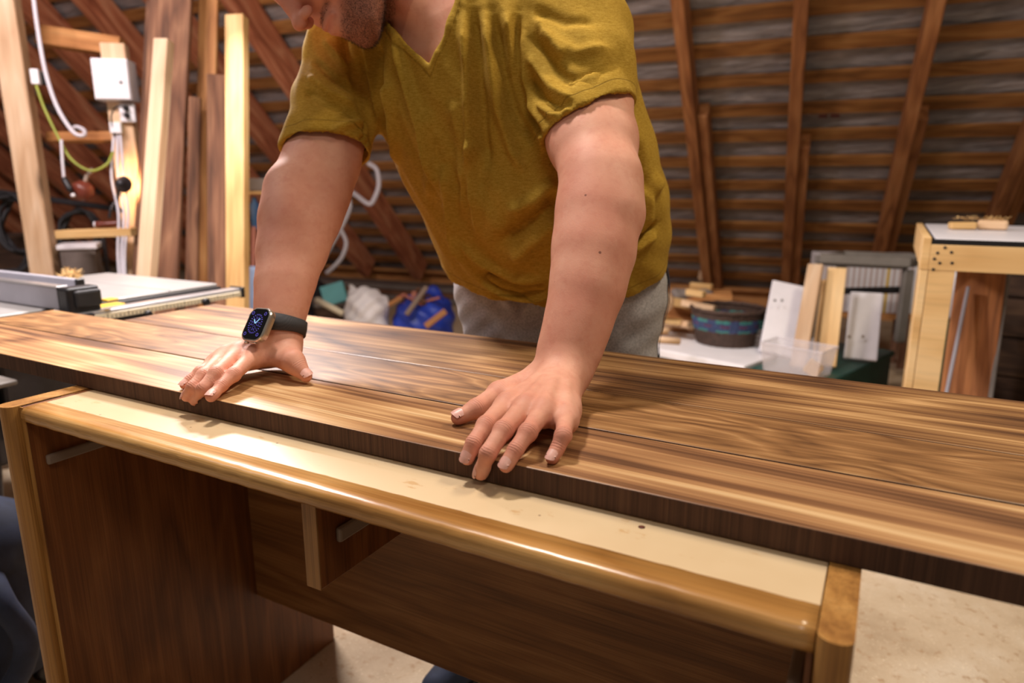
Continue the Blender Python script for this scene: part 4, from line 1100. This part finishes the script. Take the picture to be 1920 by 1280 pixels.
# things seen right of the yellow batten
sh_ = thing('wall_shelf', 'small shelf with a pale stack behind the yellow batten', 'shelf', V(485,350,3.4))
cbox('board', V(488,361,3.4), .13, .12, .014, 0, M['pine_y'], sh_); cbox('stack', V(488,346,3.4), .12, .10, .06, 0, M['taupe'], sh_)
tb = V(479,400,3.4); tag(lathe('paint_bottle', [(.02,-.08),(.024,-.07),(.024,.04),(.012,.06),(.012,.075),(.008,.08)], M['bluecloth'], None, tb, (0,0,1), 14), 'dark blue bottle hanging beside the yellow batten', 'bottle')
pb = V(474,470,3.3); board('timber_board', V(476,425,3.3), V(474,512,3.3), .02, .02, 0, M['pinkboard'], 'slim pinkish stick just right of the yellow batten', 'stick')
cb = V(477,540,3.2); tag(lathe('canister', [(.03,-cb[2]),(.032,-cb[2]+.02),(.032,.06),(.02,.085),(.018,.10),(.008,.102)], plain('pale_blue_plastic', srgb(150,170,205), .5, var=.05), None, cb, (0,0,1), 18), 'pale blue canister partly hidden behind his right forearm', 'canister')

# ---- table saw
saw = thing('table_saw', 'grey-topped table saw with a long aluminium fence at the left', 'table saw', (-2.2, 1.1, 0))
M['satin'] = M['grey_metal']
box('table_plate', (-2.95,.745,.716), (-1.862,1.290,.740), M['grey_metal'], saw, .003)
box('extension_plate', (-2.44,1.297,.716), (-1.866,1.462,.740), M['grey_metal'], saw, .003)
box('table_edge', (-1.861,.75,.700), (-1.846,1.46,.732), M['black'], saw, .002)
rail = box('rip_rail', (-1.775,.86,.712), (-1.728,1.44,.738), M['alu'], saw, .008, 3)
box('scale_strip', (-1.7275,.90,.714), (-1.722,1.43,.728), M['cream'], rail, 0)
for k in range(48): box('scale_mark', (-1.7219,.905+.011*k,.716), (-1.7212,.9065+.011*k,.722 if k % 5 else .727), M['black'], rail, 0)
box('rail_cap', (-1.78,1.436,.708), (-1.722,1.446,.741), M['black'], rail, .003, 2)
lathe('knob', [(.006,0),(.011,.003),(.011,.012),(.005,.014)], M['black'], saw, (-1.722,1.30,.716), (1,0,0), 16)
lathe('knob', [(.006,0),(.010,.003),(.010,.012),(.005,.014)], M['black'], saw, (-1.722,1.12,.71), (1,0,0), 16)
box('rail_bracket', (-1.86,.93,.700), (-1.72,.985,.736), M['black'], saw, .005, 2)
box('yellow_tag', (-1.80,.985,.737), (-1.76,1.09,.7405), M['yellow'], saw, .001)
fa = Zp(112, 582, .742); fY = fa[1]; fX = fa[0]
fence = box('fence', (-3.0,fY,.742), (fX,fY+.026,.80), M['alu_face'], saw, .004, 2); fence['label'] = 'long aluminium rip fence'
box('fence_cap', (-3.0,fY-.001,.797), (fX+.001,fY+.027,.802), M['alu'], fence, .001)
box('fence_end', (fX,fY-.001,.742), (fX+.008,fY+.027,.80), M['black'], fence, .001)
fY2 = Zp(150, 522, .80)[1]
box('fence_back', (-3.2,fY2-.02,.742), (Zp(158,522,.80)[0],fY2,.800), M['alu_face'], fence, .004, 2)
hx0, hx1 = fX+.008, fX+.048
box('fence_back_end', (Zp(158,522,.80)[0]+.0005,fY2-.022,.742), (Zp(158,522,.80)[0]+.010,fY2+.001,.802), M['black'], saw, .002)
hd0 = bm_obj('fence_head', box_bm(.042, .080, .068, .008, 3), M['black'], saw, False, Matrix.Translation(((hx0+hx1)/2+.002, fY+.036, .767)))
box('head_lever', (hx1-.01,fY+.01,.750), (hx1+.012,fY+.075,.792), M['rubber'], hd0, .006, 2)
box('head_window', (hx1+.0,fY+.075,.758), (hx1+.03,fY+.105,.764), M['yellow'], hd0, .001)
lathe('blade_guard_wheel', [(.01,0),(.045,.002),(.05,.01),(.045,.02),(.01,.022)], M['black'], saw, (-2.45,fY+.09,.775), (0,1,0), 20)
box('motor_housing', (-2.8,.80,.34), (-1.93,1.27,.714), M['steel_dark'], saw, .02, 3)
box('front_plate', (-1.929,.84,.40), (-1.90,1.22,.700), M['steel_dark'], saw, .006, 2); box('amber_strip', (-1.899,.98,.60), (-1.893,1.02,.70), M['orange'], saw, .002)
box('tray', (-2.6,.50,.60), (-1.72,.79,.612), M['greymetal2'], saw, .003)
for x in (-2.75, -1.98):
    for y in (.82, 1.23): beam('leg', (x+(.08 if x > -2.4 else -.08), y+(.07 if y > 1 else -.07), 0), (x, y, .36), .035, .035, (1,0,0), M['steel_dark'], saw, .006)
tag(bm_obj('wood_offcut', box_bm(.16, .07, .05, .004), M['pine_o'], None, False, Matrix.Translation((-1.82,.60,.638)) @ Matrix.Rotation(.5,4,'Z')), 'short wood offcut lying on the saw tray below the planks', 'wood offcut')
tag(lathe('wood_roller', [(.02,-.09),(.032,-.085),(.032,.085),(.02,.09)], M['brown'], None, (-1.95,.66,.6455), (.7,-.5,0), 18), 'round brown roller on the saw tray under the plank ends', 'roller')
# brush of shavings on the saw
v, f = [], []; bc = Zp(112, 531, .742) + np.array([-.12,.10,.0])
for k in range(240):
    d = nrm(np.array([rng.normal(), rng.normal(), abs(rng.normal())*.8])); b = bc + d*rng.uniform(.002,.03)*np.array([1.3,1,1]) ; e = nrm(rng.normal(0,1,3)); s_ = nrm(np.cross(e, d))*.0018
    n0 = len(v); v += [b-s_, b+s_, b+s_+e*.012+d*.006, b-s_+e*.012+d*.006]; f.append((n0,n0+1,n0+2,n0+3))
o = mesh_obj('wood_shavings', v, f, M['dust']); tag(o, 'small heap of brown shavings on the saw table behind the fence', 'shavings', None, 'stuff')
# vacuum with a blue hose on the floor by the left side of the desk
vq = V(-52, 1040, 1.42); vx, vy = vq[0], vq[1]
vac = thing('vacuum_cleaner', 'dark blue workshop vacuum with a thick hose on the floor left of the desk', 'vacuum cleaner', (vx,vy,0))
lathe('tank', [(.09,.0),(.12,.02),(.125,.22),(.11,.26),(.13,.27),(.12,.34),(.06,.38),(.01,.385)], M['darkblue'], vac, (vx,vy,.03), (0,0,1), 28)
tube('hose', [(vx+.11,vy-.02,.30),(vx+.17,vy-.03,.26),(vx+.185,vy-.01,.16),(vx+.15,vy-.06,.06),(vx+.05,vy-.17,.03),(vx-.15,vy-.17,.03)], .022, M['darkblue'], vac, 14)
for a in (0.6, 2.2, 4.0, 5.4): lathe('wheel', [(.01,-.012),(.03,-.010),(.03,.010),(.01,.012)], M['black'], vac, (vx+.11*math.cos(a), vy+.11*math.sin(a), .03), (1,.3,0), 16)

# ---- clutter behind, between his arm and body (on the floor near the eaves)
def blob(name, fn, lo, hi, h, mat, parent=None, noise=None):
    v, q = polygonise(FN(fn), np.array(lo), np.array(hi), h); N_ = vnormals(v, q)
    if noise: v = v + N_*noise(v)[:, None]
    return np_mesh(name, v, q, mat, parent)
c = V(688,590,4.2); cx, cy = c[0], c[1]
up_ = lambda py, t: V(690, py, t)[2]
ztop = up_(548, 4.2)
bagF = U(.03, RC((cx-.02,cy,.08), (cx,cy,ztop-.09), .15, .125), RC((cx-.06,cy,ztop-.08), V(658,536,4.2), .05, .018), RC((cx+.05,cy,ztop-.08), V(722,566,4.2), .045, .03))
wbg = blob('plastic_bag', lambda P, c, hd: (lambda f: None if f is None else np.maximum(f, .004-P[:,2]))(bagF(P, c, hd)), (cx-.3,cy-.25,-.02), (cx+.3,cy+.25,.75), .010, M['white_bag'], None,
   lambda v: .010*np.sin(v[:,0]*38+v[:,2]*20)*np.sin(v[:,2]*31+v[:,1]*27) + .005*np.sin(v[:,0]*90-v[:,2]*60))
tag(wbg, 'crumpled white plastic bag seen between his arm and body', 'bag')
c = V(795,600,4.3); cx2, cy2 = c[0], c[1]
bl = thing('blue_bag', 'blue plastic bag full of brown wood scraps beside the white bag', 'bag', (cx2,cy2,0))
bf = U(.03, RC((cx2,cy2,.06), (cx2,cy2,.20), .16, .19), RC((cx2-.12,cy2,.22), (cx2-.14,cy2,.27), .05, .03), RC((cx2+.08,cy2+.1,.3), (cx2-.02,cy2+.12,.38), .05, .04))
blob('sack', lambda P, c, hd: (lambda f: None if f is None else np.maximum(f, .004-P[:,2]))(bf(P, c, hd)), (cx2-.35,cy2-.3,-.02), (cx2+.35,cy2+.35,.55), .011, M['bluebag'], bl,
   lambda v: .014*np.sin(v[:,0]*40+v[:,2]*24)*np.sin(v[:,2]*33+v[:,1]*29))
for k in range(22):
    a = random.uniform(0, 2*PI); r_ = random.uniform(0,.13); c0 = np.array([cx2 + r_*math.cos(a), cy2 - .06 + r_*math.sin(a)*.6, .33+random.uniform(-.02,.05)])
    d = nrm(np.array([random.uniform(-1,1), random.uniform(-.4,.4), random.uniform(.05,.7)])); L_ = random.uniform(.06,.15)
    o = beam('wood_scrap', c0-d*L_/2, c0+d*L_/2, random.uniform(.018,.032), random.uniform(.012,.022), (.2,.3,1), M['brown'] if k % 3 else M['pinkboard'], None, .003)
    tag(o, ('dark brown offcut sticking out of the blue bag' if k % 3 else 'reddish brown offcut sticking out of the blue bag'), 'wood offcut', 'brown offcuts in the blue bag')
tag(beam('wood_stick', V(722,575,4.2), V(760,553,4.25), .03, .02, (0,0,1), M['pine_o'], None, .003), 'orange stick leaning onto the left side of the blue bag', 'stick')
tag(beam('wood_stick', V(762,590,4.05), V(800,538,4.15), .028, .02, (0,-1,0), M['greyplastic'], None, .003), 'grey stick standing up out of the blue bag', 'stick')
tag(beam('wood_stick', V(798,612,4.0), V(836,583,4.0), .035, .025, (0,-1,0), M['pine_o'], None, .003), 'orange stick across the right front of the blue bag', 'stick')
c = V(640,570,4.55)
crate_like('cardboard_box', (c[0],c[1],V(625,572,4.45)[2]/2), .34, .28, V(625,572,4.45)[2], 5, M['darkboard'], 'dark low box under the teal board', 'box', M['taupe'])
tag(bm_obj('foam_board', box_bm(.15, .05, .13, .004), M['teal'], None, False, frame(V(627,551,4.4), nrm(AX_R+.3*AX_U), nrm(AX_F), nrm(AX_U-.3*AX_R))), 'teal block leaning beside the white bag', 'foam block')
tag(tube('plastic_tube', [V(594,562,4.0), V(642,587,3.95)], .018, M['cream'], None, 12, curve=False), 'cream plastic tube lying in front of the dark box', 'tube')
jk = V(566,535,5.0); jf = U(.06, RC((jk[0],jk[1],.12), (jk[0]+.06,jk[1],jk[2]-.05), .14, .12), RC((jk[0]+.06,jk[1],jk[2]-.05), (jk[0]+.14,jk[1]+.05,jk[2]-.1), .09, .07))
tag(blob('jacket', lambda P, c, hd: (lambda f: None if f is None else np.maximum(f, .004-P[:,2]))(jf(P, c, hd)), (jk[0]-.4,jk[1]-.3,-.02), (jk[0]+.4,jk[1]+.3,jk[2]+.2), .013, M['dark'], None, lambda v: .02*np.sin(v[:,0]*30+v[:,2]*22)*np.sin(v[:,2]*26)), 'dark heap of clothing on the floor behind his forearm', 'clothes')
for i, (h, lab) in enumerate(((.03,'lowest grey board of the flat stack by the eaves'), (.075,'middle grey board of the flat stack by the eaves'), (.12,'top grey board of the flat stack by the eaves'))):
    tag(beam('flat_board', RF(-4.6,.55)*[1,1,0]+[0,0,h], RF(-1.9,.55)*[1,1,0]+[0,0,h], .32-.03*i, .04, (0,0,1), M['taupe'] if i != 1 else M['brown'], None, .003), lab, 'board', 'boards stacked flat by the eaves')
# loops of white conduit hanging on the rafters
tag(tube('conduit_loop', [V(690,306,4.6), V(706,318,4.6), V(710,348,4.6), V(700,376,4.6), V(690,382,4.6), V(668,366,4.62), V(648,352,4.65), V(640,352,4.7)], .016, M['cablewhite'], None, 10), 'upper white conduit loop hanging on the rafter near his armpit', 'conduit')
tag(tube('conduit_loop', [V(652,362,4.62), V(656,388,4.6), V(646,415,4.6), V(630,445,4.6), V(616,470,4.6), V(600,500,4.62)], .014, M['cablewhite'], None, 10), 'long white conduit curving down behind his forearm', 'conduit')
tag(tube('conduit_loop', [V(640,432,4.58), V(649,455,4.58), V(642,480,4.58), V(628,498,4.58), V(612,512,4.6)], .014, M['cablewhite'], None, 10), 'short white conduit bow below the long one', 'conduit')

# ---- right side: trunk, basket, wood pile, panels
TZ = .30
A0 = Zp(1205, 648, TZ); B0 = Zp(1415, 690, TZ); td = nrm(B0-A0); tn = np.cross([0,0,1.], td)
tr = thing('storage_chest', 'long dark green chest with a white lid behind the man', 'trunk', A0*[1,1,0])
trb = lambda nm, a, b, y0, y1, z0, z1, mat: bm_obj(nm, box_bm(b-a, y1-y0, z1-z0, .006, 2), mat, tr, False, frame(A0*[1,1,0] + td*(a+b)/2 + tn*(y0+y1)/2 + np.array([0,0,(z0+z1)/2]), td, tn, (0,0,1)))
trb('body', -.35, .84, .012, .80, 0, .262, M['green']); trb('lid', -.36, .52, 0, .81, .262, .30, M['white_soft']); trb('lid', .525, .85, 0, .81, .262, .288, M['green'])
# woven basket
bk = thing('wicker_basket', 'dark round wicker basket with a blue and teal patterned band', 'basket', Zp(1332, 652, TZ+.001))
bo_ = Zp(1332, 650, TZ+.001) + tn*.14; HB = .165
v, f, fm = [], [], []; n_ = 96; rowsn = 34
for j in range(rowsn+1):
    tz = j/rowsn; r0_ = (.128 + .030*tz**.8)
    for k in range(n_):
        a = 2*PI*k/n_; st_ = (k//2 + j) % 2; r_ = r0_*(1 + (.018 if st_ else -.012)); v.append(bo_ + np.array([r_*math.cos(a)*1.08, r_*math.sin(a), HB*tz]))
for j in range(rowsn):
    for k in range(n_):
        f.append((j*n_+k, j*n_+(k+1) % n_, (j+1)*n_+(k+1) % n_, (j+1)*n_+k)); tz = j/rowsn
        m_ = 0
        if .42 < tz < .78: m_ = 1
        if .56 < tz < .64 and (k % 8) < 4: m_ = 3
        if (.42 < tz < .48 or .70 < tz < .78) and (k % 10) < 6: m_ = 2
        fm.append(m_)
f.append(tuple(range(n_))[::-1]); fm.append(0)
M['wick'] = plain('dark_wicker', srgb(74,54,44), .7, var=.3, nscale=60); M['wb'] = plain('blue_wicker', srgb(56,70,110), .7, var=.2, nscale=60); M['wt'] = plain('teal_wicker', srgb(60,130,126), .7, var=.2, nscale=60); M['wp'] = plain('purple_wicker', srgb(96,50,80), .7, var=.2, nscale=60)
mesh_obj('woven_body', v, f, None, bk, False, [M['wick'], M['wb'], M['wt'], M['wp']], fm)
rp_ = [bo_ + np.array([.159*1.08*math.cos(2*PI*k/48), .159*math.sin(2*PI*k/48), HB+.004+.002*math.sin(k*2.1)]) for k in range(48)]
vv, ff = tube_mesh(rp_, .009, 8, True); mesh_obj('rim', vv, ff, M['wick'], bk, True)
v, f = [], []
# offcut pile behind and left of the basket
pc0 = Zp(1290, 628, TZ+.001)
offs = []
for k in range(30):
    px = random.uniform(1228, 1342); lvl = random.random()
    t_ = random.uniform(3.35, 3.75); zz = TZ + .02 + (0.25*(1-abs(px-1290)/75*.55))*random.random()
    base = V(px, 600, t_); c0 = np.array([base[0], base[1], zz]); d = nrm(np.array([1, random.uniform(-.5,.5), random.uniform(-.12,.12)]))
    L_ = random.uniform(.06,.17)
    o = beam('wood_offcut', c0-d*L_/2, c0+d*L_/2, random.uniform(.025,.06), random.uniform(.018,.035), (random.uniform(-.2,.2),random.uniform(-.2,.2),1), M['pine'] if k % 3 else M['pine_y'], None, .003)
    tag(o, ('paler wood offcut in the heap left of the wicker basket' if k % 3 else 'yellower wood offcut in the heap left of the wicker basket'), 'wood offcut', 'pale offcuts heaped beside the basket')
tag(beam('support_box', (pc0[0]-.32,pc0[1]+.10,TZ+.001+.10), (pc0[0]+.16,pc0[1]+.22,TZ+.001+.10), .20, .20, (0,0,1), M['pine_o'], None, .004), 'orange wooden box under the heap of offcuts', 'box')
for i, (x0, y0, x1, y1, lab) in enumerate(((1225,619,1252,620,'short pale dowel, upper of the two at the man\'s hip'), (1225,636,1274,640,'longer pale dowel, lower of the two at the man\'s hip'))):
    a_, b_ = V(x0,y0,2.95), V(x1,y1,2.95); tag(lathe('wood_dowel', [(.012,0),(.015,.002),(.015,np.linalg.norm(b_-a_)),(.012,np.linalg.norm(b_-a_)+.003)], M['pine'], None, a_, b_-a_, 14), lab, 'dowel')
sv = V(1290,551,3.6)
for i, (px, py, w_, h_, m_, lab) in enumerate(((1300,552,.20,.05,'taupe','crumpled grey sack on top of the offcut heap'),)):
    g = V(px,py,3.55); ff_ = RC(g-AX_R*.08, g+AX_R*.09, .035, .022)
    tag(blob('cloth_sack', lambda P, c, hd: ff_(P, c, hd), g-.2, g+.2, .008, M[m_], None, lambda v: .008*np.sin(v[:,0]*60)*np.sin(v[:,2]*50+v[:,1]*30)), lab, 'sack')
tag(lathe('wooden_ball', [(.004,-.05),(.035,-.035),(.045,0),(.035,.035),(.004,.05)], M['pine'], None, V(1246,567,3.3), (.4,.2,1), 16), 'round pale wooden ball beside the man\'s hip', 'wood piece')
gc = Zp(1420, 655, TZ+.001) + tn*.10
for i in range(6):
    tag(bm_obj('folded_cloth', box_bm(.16-.008*i, .13, .020, .006, 2), M['taupe' if i < 4 else 'green'], None, False, frame(gc+np.array([0,0,.012+.0215*i]), nrm(td+.1*tn*(i % 3-1)), np.cross([0,0,1.], nrm(td+.1*tn*(i % 3-1))), (0,0,1))), ('bottom folded grey cloth of the stack beside the basket', 'second folded grey cloth from the bottom of the stack', 'third folded grey cloth from the bottom of the stack', 'topmost grey cloth of the stack, under the green ones', 'lower dark green folded cloth on the stack', 'dark green folded cloth topmost on the stack by the white panel')[i], 'cloth', 'folded cloths stacked beside the basket')
def lean(name, ptop, pbot, t, w_, d_, mat, label, cat, rot=0, zb=TZ+.002, parent=None):
    return board(name, V(*ptop, t), V(*pbot, t-.12), w_, d_, rot, mat, label, cat, None, zb, parent)
wp = thing('white_panel', 'white melamine panel with two screw holes leaning at the left of the pale planks', 'panel', Zp(1455,690,TZ))
lean('panel', (1487,534), (1460,680), 3.18, .185, .018, M['white'], None, None, 8, TZ+.002, wp)
for dx in (-.010, .022):
    lathe('screw_hole', [(.0005,0),(.006,.001),(.004,.002)], M['steel_dark'], wp, V(1457,563,3.10)+AX_R*dx, -AX_F, 10)
lean('timber_board', (1530,497), (1500,665), 3.00, .062, .03, M['pine'], 'pale plank with a slanted top leaning right of the white panel', 'board', -10)
lean('timber_board', (1546,525), (1524,690), 3.10, .018, .02, M['pine_y'], 'very thin pale stick between two leaning planks', 'stick', -10)
lean('timber_board', (1570,503), (1548,695), 3.00, .075, .022, M['birch'], 'broad pale plank leaning against the grey frame', 'board', 0)
w2 = thing('white_panel', 'narrow white panel standing under the grey frame', 'panel', Zp(1615,700,TZ))
lean('panel', (1625,549), (1610,700), 3.10, .130, .016, M['white'], None, None, 0, TZ+.002, w2)
for px in (1592, 1618): lathe('dimple', [(.0005,0),(.007,.001),(.004,.002)], M['greyplastic'], w2, V(px, 631, 2.995), -AX_F, 10)
# grey frame (a small metal table)
fr = thing('metal_table', 'small grey metal frame table over the leaning panels', 'table', Zp(1620,700,TZ))
tl, tr_ = V(1534,486,3.35), V(1705,494,3.25)
beam('table_top', tl, tr_, .05, .075, -AX_F, M['greymetal2'], fr, .006)
beam('table_top_back', tl+tn*.30, tr_+tn*.30, .04, .05, -AX_F, M['greymetal2'], fr, .006)
for p_, dz in ((tl,0),(tr_,0),(tl+tn*.30,0),(tr_+tn*.30,0)): beam('leg', (p_[0],p_[1],TZ+.002), (p_[0],p_[1],p_[2]-.03), .045, .035, -AX_F, M['greymetal2'], fr, .004)
beam('side_rail', tl, tl+tn*.30, .035, .035, (0,0,1), M['greymetal2'], fr, .003); beam('side_rail', tr_, tr_+tn*.30, .035, .035, (0,0,1), M['greymetal2'], fr, .003)
beam('cross_bar', V(1540,546,3.6), V(1702,543,3.5), .035, .02, -AX_F, M['steel_dark'], fr, .003)
# striped white carton behind the frame
ck = thing('striped_carton', 'white carton with faint vertical stripes and one yellow stripe behind the metal table', 'carton', V(1630,640,4.0)*[1,1,0])
cL, cR = V(1535,476,3.95), V(1728,486,3.85); wd_ = np.linalg.norm((cR-cL)[:2]); cx_ = nrm((cR-cL)*[1,1,0]); cn_ = np.cross([0,0,1.], cx_); z0_, z1_ = V(1630,590,3.9)[2], cL[2]
bm_obj('carton', box_bm(wd_, .18, z1_-z0_, .004), M['white_soft'], ck, False, frame((cL+cR)/2*[1,1,0] + cn_*.09 + np.array([0,0,(z0_+z1_)/2]), cx_, cn_, (0,0,1)))
M['stripe'] = plain('pinkish_stripe', srgb(206,188,184), .5, var=.05)
for i in range(17):
    u_ = .03 + .056*i; m_ = M['yellow'] if i == 12 else M['stripe']
    bm_obj('stripe', box_bm(.014, .002, z1_-z0_-.004, 0), m_, ck, False, frame(cL*[1,1,0] + cx_*wd_*u_ - cn_*.001 + np.array([0,0,(z0_+z1_)/2]), cx_, cn_, (0,0,1)))
st = thing('low_stool', 'low brown stool under the striped carton', 'stool', V(1630,640,4.0)*[1,1,0])
bm_obj('seat', box_bm(wd_*.98, .20, .03, .003), M['pine_o'], st, False, frame((cL+cR)/2*[1,1,0] + cn_*.09 + np.array([0,0,z0_-.017]), cx_, cn_, (0,0,1)))
for a_ in (.04, .94):
    for b_ in (.02, .16): q_ = cL*[1,1,0] + cx_*wd_*a_ + cn_*b_; beam('leg', (q_[0],q_[1],0), (q_[0],q_[1],z0_-.033), .04, .04, (1,0,0), M['brown'], st, .003)
# clear bin with a block of wood
cbn = thing('plastic_bin', 'clear plastic bin on the trunk in front of the white panel', 'bin', Zp(1480,700,TZ))
bc_ = Zp(1476, 705, TZ+.004); bw, bd_, bh = .250, .15, .115
bx_ = td; by_ = tn; v = []
for (sx, sy, z) in ((.44,.42,0),(.5,.5,bh)):
    for (a, b) in ((-1,-1),(1,-1),(1,1),(-1,1)): v.append(bc_ + by_*.08 + bx_*bw*sx*a + by_*bd_*sy*b + np.array([0,0,z]))
for (sx, sy, z) in ((.43,.41,.003),(.488,.485,bh)):
    for (a, b) in ((-1,-1),(1,-1),(1,1),(-1,1)): v.append(bc_ + by_*.08 + bx_*bw*sx*a + by_*bd_*sy*b + np.array([0,0,z]))
f = [(3,2,1,0)] + [(k, (k+1) % 4, 4+(k+1) % 4, 4+k) for k in range(4)] + [(8,9,10,11)] + [(8+(k+1) % 4, 8+k, 12+k, 12+(k+1) % 4) for k in range(4)] + [(4+k, 4+(k+1) % 4, 12+(k+1) % 4, 12+k) for k in range(4)]
mesh_obj('bin_walls', v, f, M['clearbin'], cbn)
rm_ = [np.array(v[4+k]) for k in range(4)]; vv, ff = tube_mesh(rm_, .005, 8, True); mesh_obj('rim', vv, ff, M['clearbin'], cbn)
tag(bm_obj('wood_block', box_bm(.06, .05, .05, .003), M['birch'], None, False, Matrix.Translation(Vector(bc_+by_*.06+bx_*.075+np.array([0,0,.035]))) @ Matrix.Rotation(.5,4,'Y')), 'pale wood block inside the clear bin', 'wood block')

# ---- workbench at the right
wbn = thing('workbench', 'plywood workbench with a white top and black edge at the right', 'workbench', (.8,2.7,0))
box('bench_top', (.112,2.268,.884), (1.35,3.10,.900), M['white'], wbn, .001)
box('edge_strip', (.109,2.262,.884), (1.35,2.268,.8985), M['black'], wbn, 0); box('edge_strip', (.104,2.262,.884), (.109,3.10,.8985), M['black'], wbn, 0)
box('apron', (.103,2.261,.812), (1.35,2.283,.8835), M['birch'], wbn, .001); box('apron', (.083,2.261,.812), (.1025,3.10,.902), M['birch'], wbn, .001)
box('leg', (.104,2.284,0), (.168,2.304,.8115), M['birch'], wbn, .001); box('leg', (.084,2.262,0), (.1035,2.33,.8115), M['birch'], wbn, .001)
box('leg', (.104,3.03,0), (.168,3.05,.8835), M['birch'], wbn, .001); box('leg', (1.27,2.284,0), (1.33,2.304,.8835), M['birch'], wbn, .001)
box('leg', (.105,2.262,0), (.168,2.2835,.8115), M['birch'], wbn, .001)
for px, py in ((1772,464),(1758,474),(1784,473),(1752,485),(1762,493),(1785,493),(1750,505)):
    p_ = CAM + (V(px,py,1)-CAM)*((2.2605-0)/(V(px,py,1)-CAM)[1]); lathe('screw', [(.0005,0),(.0042,.0004),(.003,.001)], M['steel_dark'], wbn, p_, (0,-1,0), 10)
o1 = Zp(1812, 431, .9015)
tag(bm_obj('wood_offcut', box_bm(.075, .05, .022, .004), M['pine_y'], None, False, frame(o1+np.array([-.01,.04,.012]), nrm([1,.15,.05]), nrm([-.15,1,0]), (0,0,1))), 'rounded wood offcut on the bench top, left of the pair', 'wood offcut')
tag(bm_obj('wood_offcut', box_bm(.085, .05, .030, .008, 2), M['pine'], None, False, frame(o1+np.array([.075,.06,.016]), nrm([1,-.1,0]), nrm([.1,1,0]), (0,0,1))), 'pale fluffy-edged wood offcut on the bench top, right of the pair', 'wood offcut')
v, f = [], []
for k in range(70):
    b = o1+np.array([random.uniform(-.03,.12), random.uniform(.03,.09), .030+random.random()*.008]); e = nrm(rng.normal(0,1,3)); e[2] = abs(e[2])*.6; s_ = nrm(np.cross(e,[.2,.9,.4]))*.0008
    n0 = len(v); v += [b-s_, b+s_, b+s_+e*.016, b-s_+e*.016]; f.append((n0,n0+1,n0+2,n0+3))
tag(mesh_obj('wood_shavings', v, f, M['dust']), 'wisps of shavings on the offcuts on the bench', 'shavings', None, 'stuff')
lean('timber_board', (1845,470), (1810,740), 2.62, .155, .028, M['rafter'], 'broad brown board leaning under the workbench', 'board', 4, .002)
lean('timber_board', (1892,505), (1858,740), 2.58, .016, .03, M['greymetal2'], 'thin grey strip beside the broad brown board', 'strip', 0, .002)
lean('timber_board', (1815,540), (1778,720), 2.56, .012, .03, M['alu_face'], 'thin silver strip left of the broad brown board', 'strip', 0, .002)
ch = V(1800,545,2.9); tag(lathe('plastic_basin', [(.05,-.12),(.08,-.10),(.105,-.02),(.10,.04),(.075,.075),(.01,.085)], M['white_soft'], None, (ch[0],ch[1],ch[2]), (0,0,1), 24), 'white rounded basin under the workbench', 'basin')
pdz = ch[2]-.121
tag(beam('support_block', (ch[0],ch[1],0), (ch[0],ch[1],pdz-.001), .16, .16, -AX_F, M['oldgreen'], None, .004), 'olive block under the white basin', 'box')
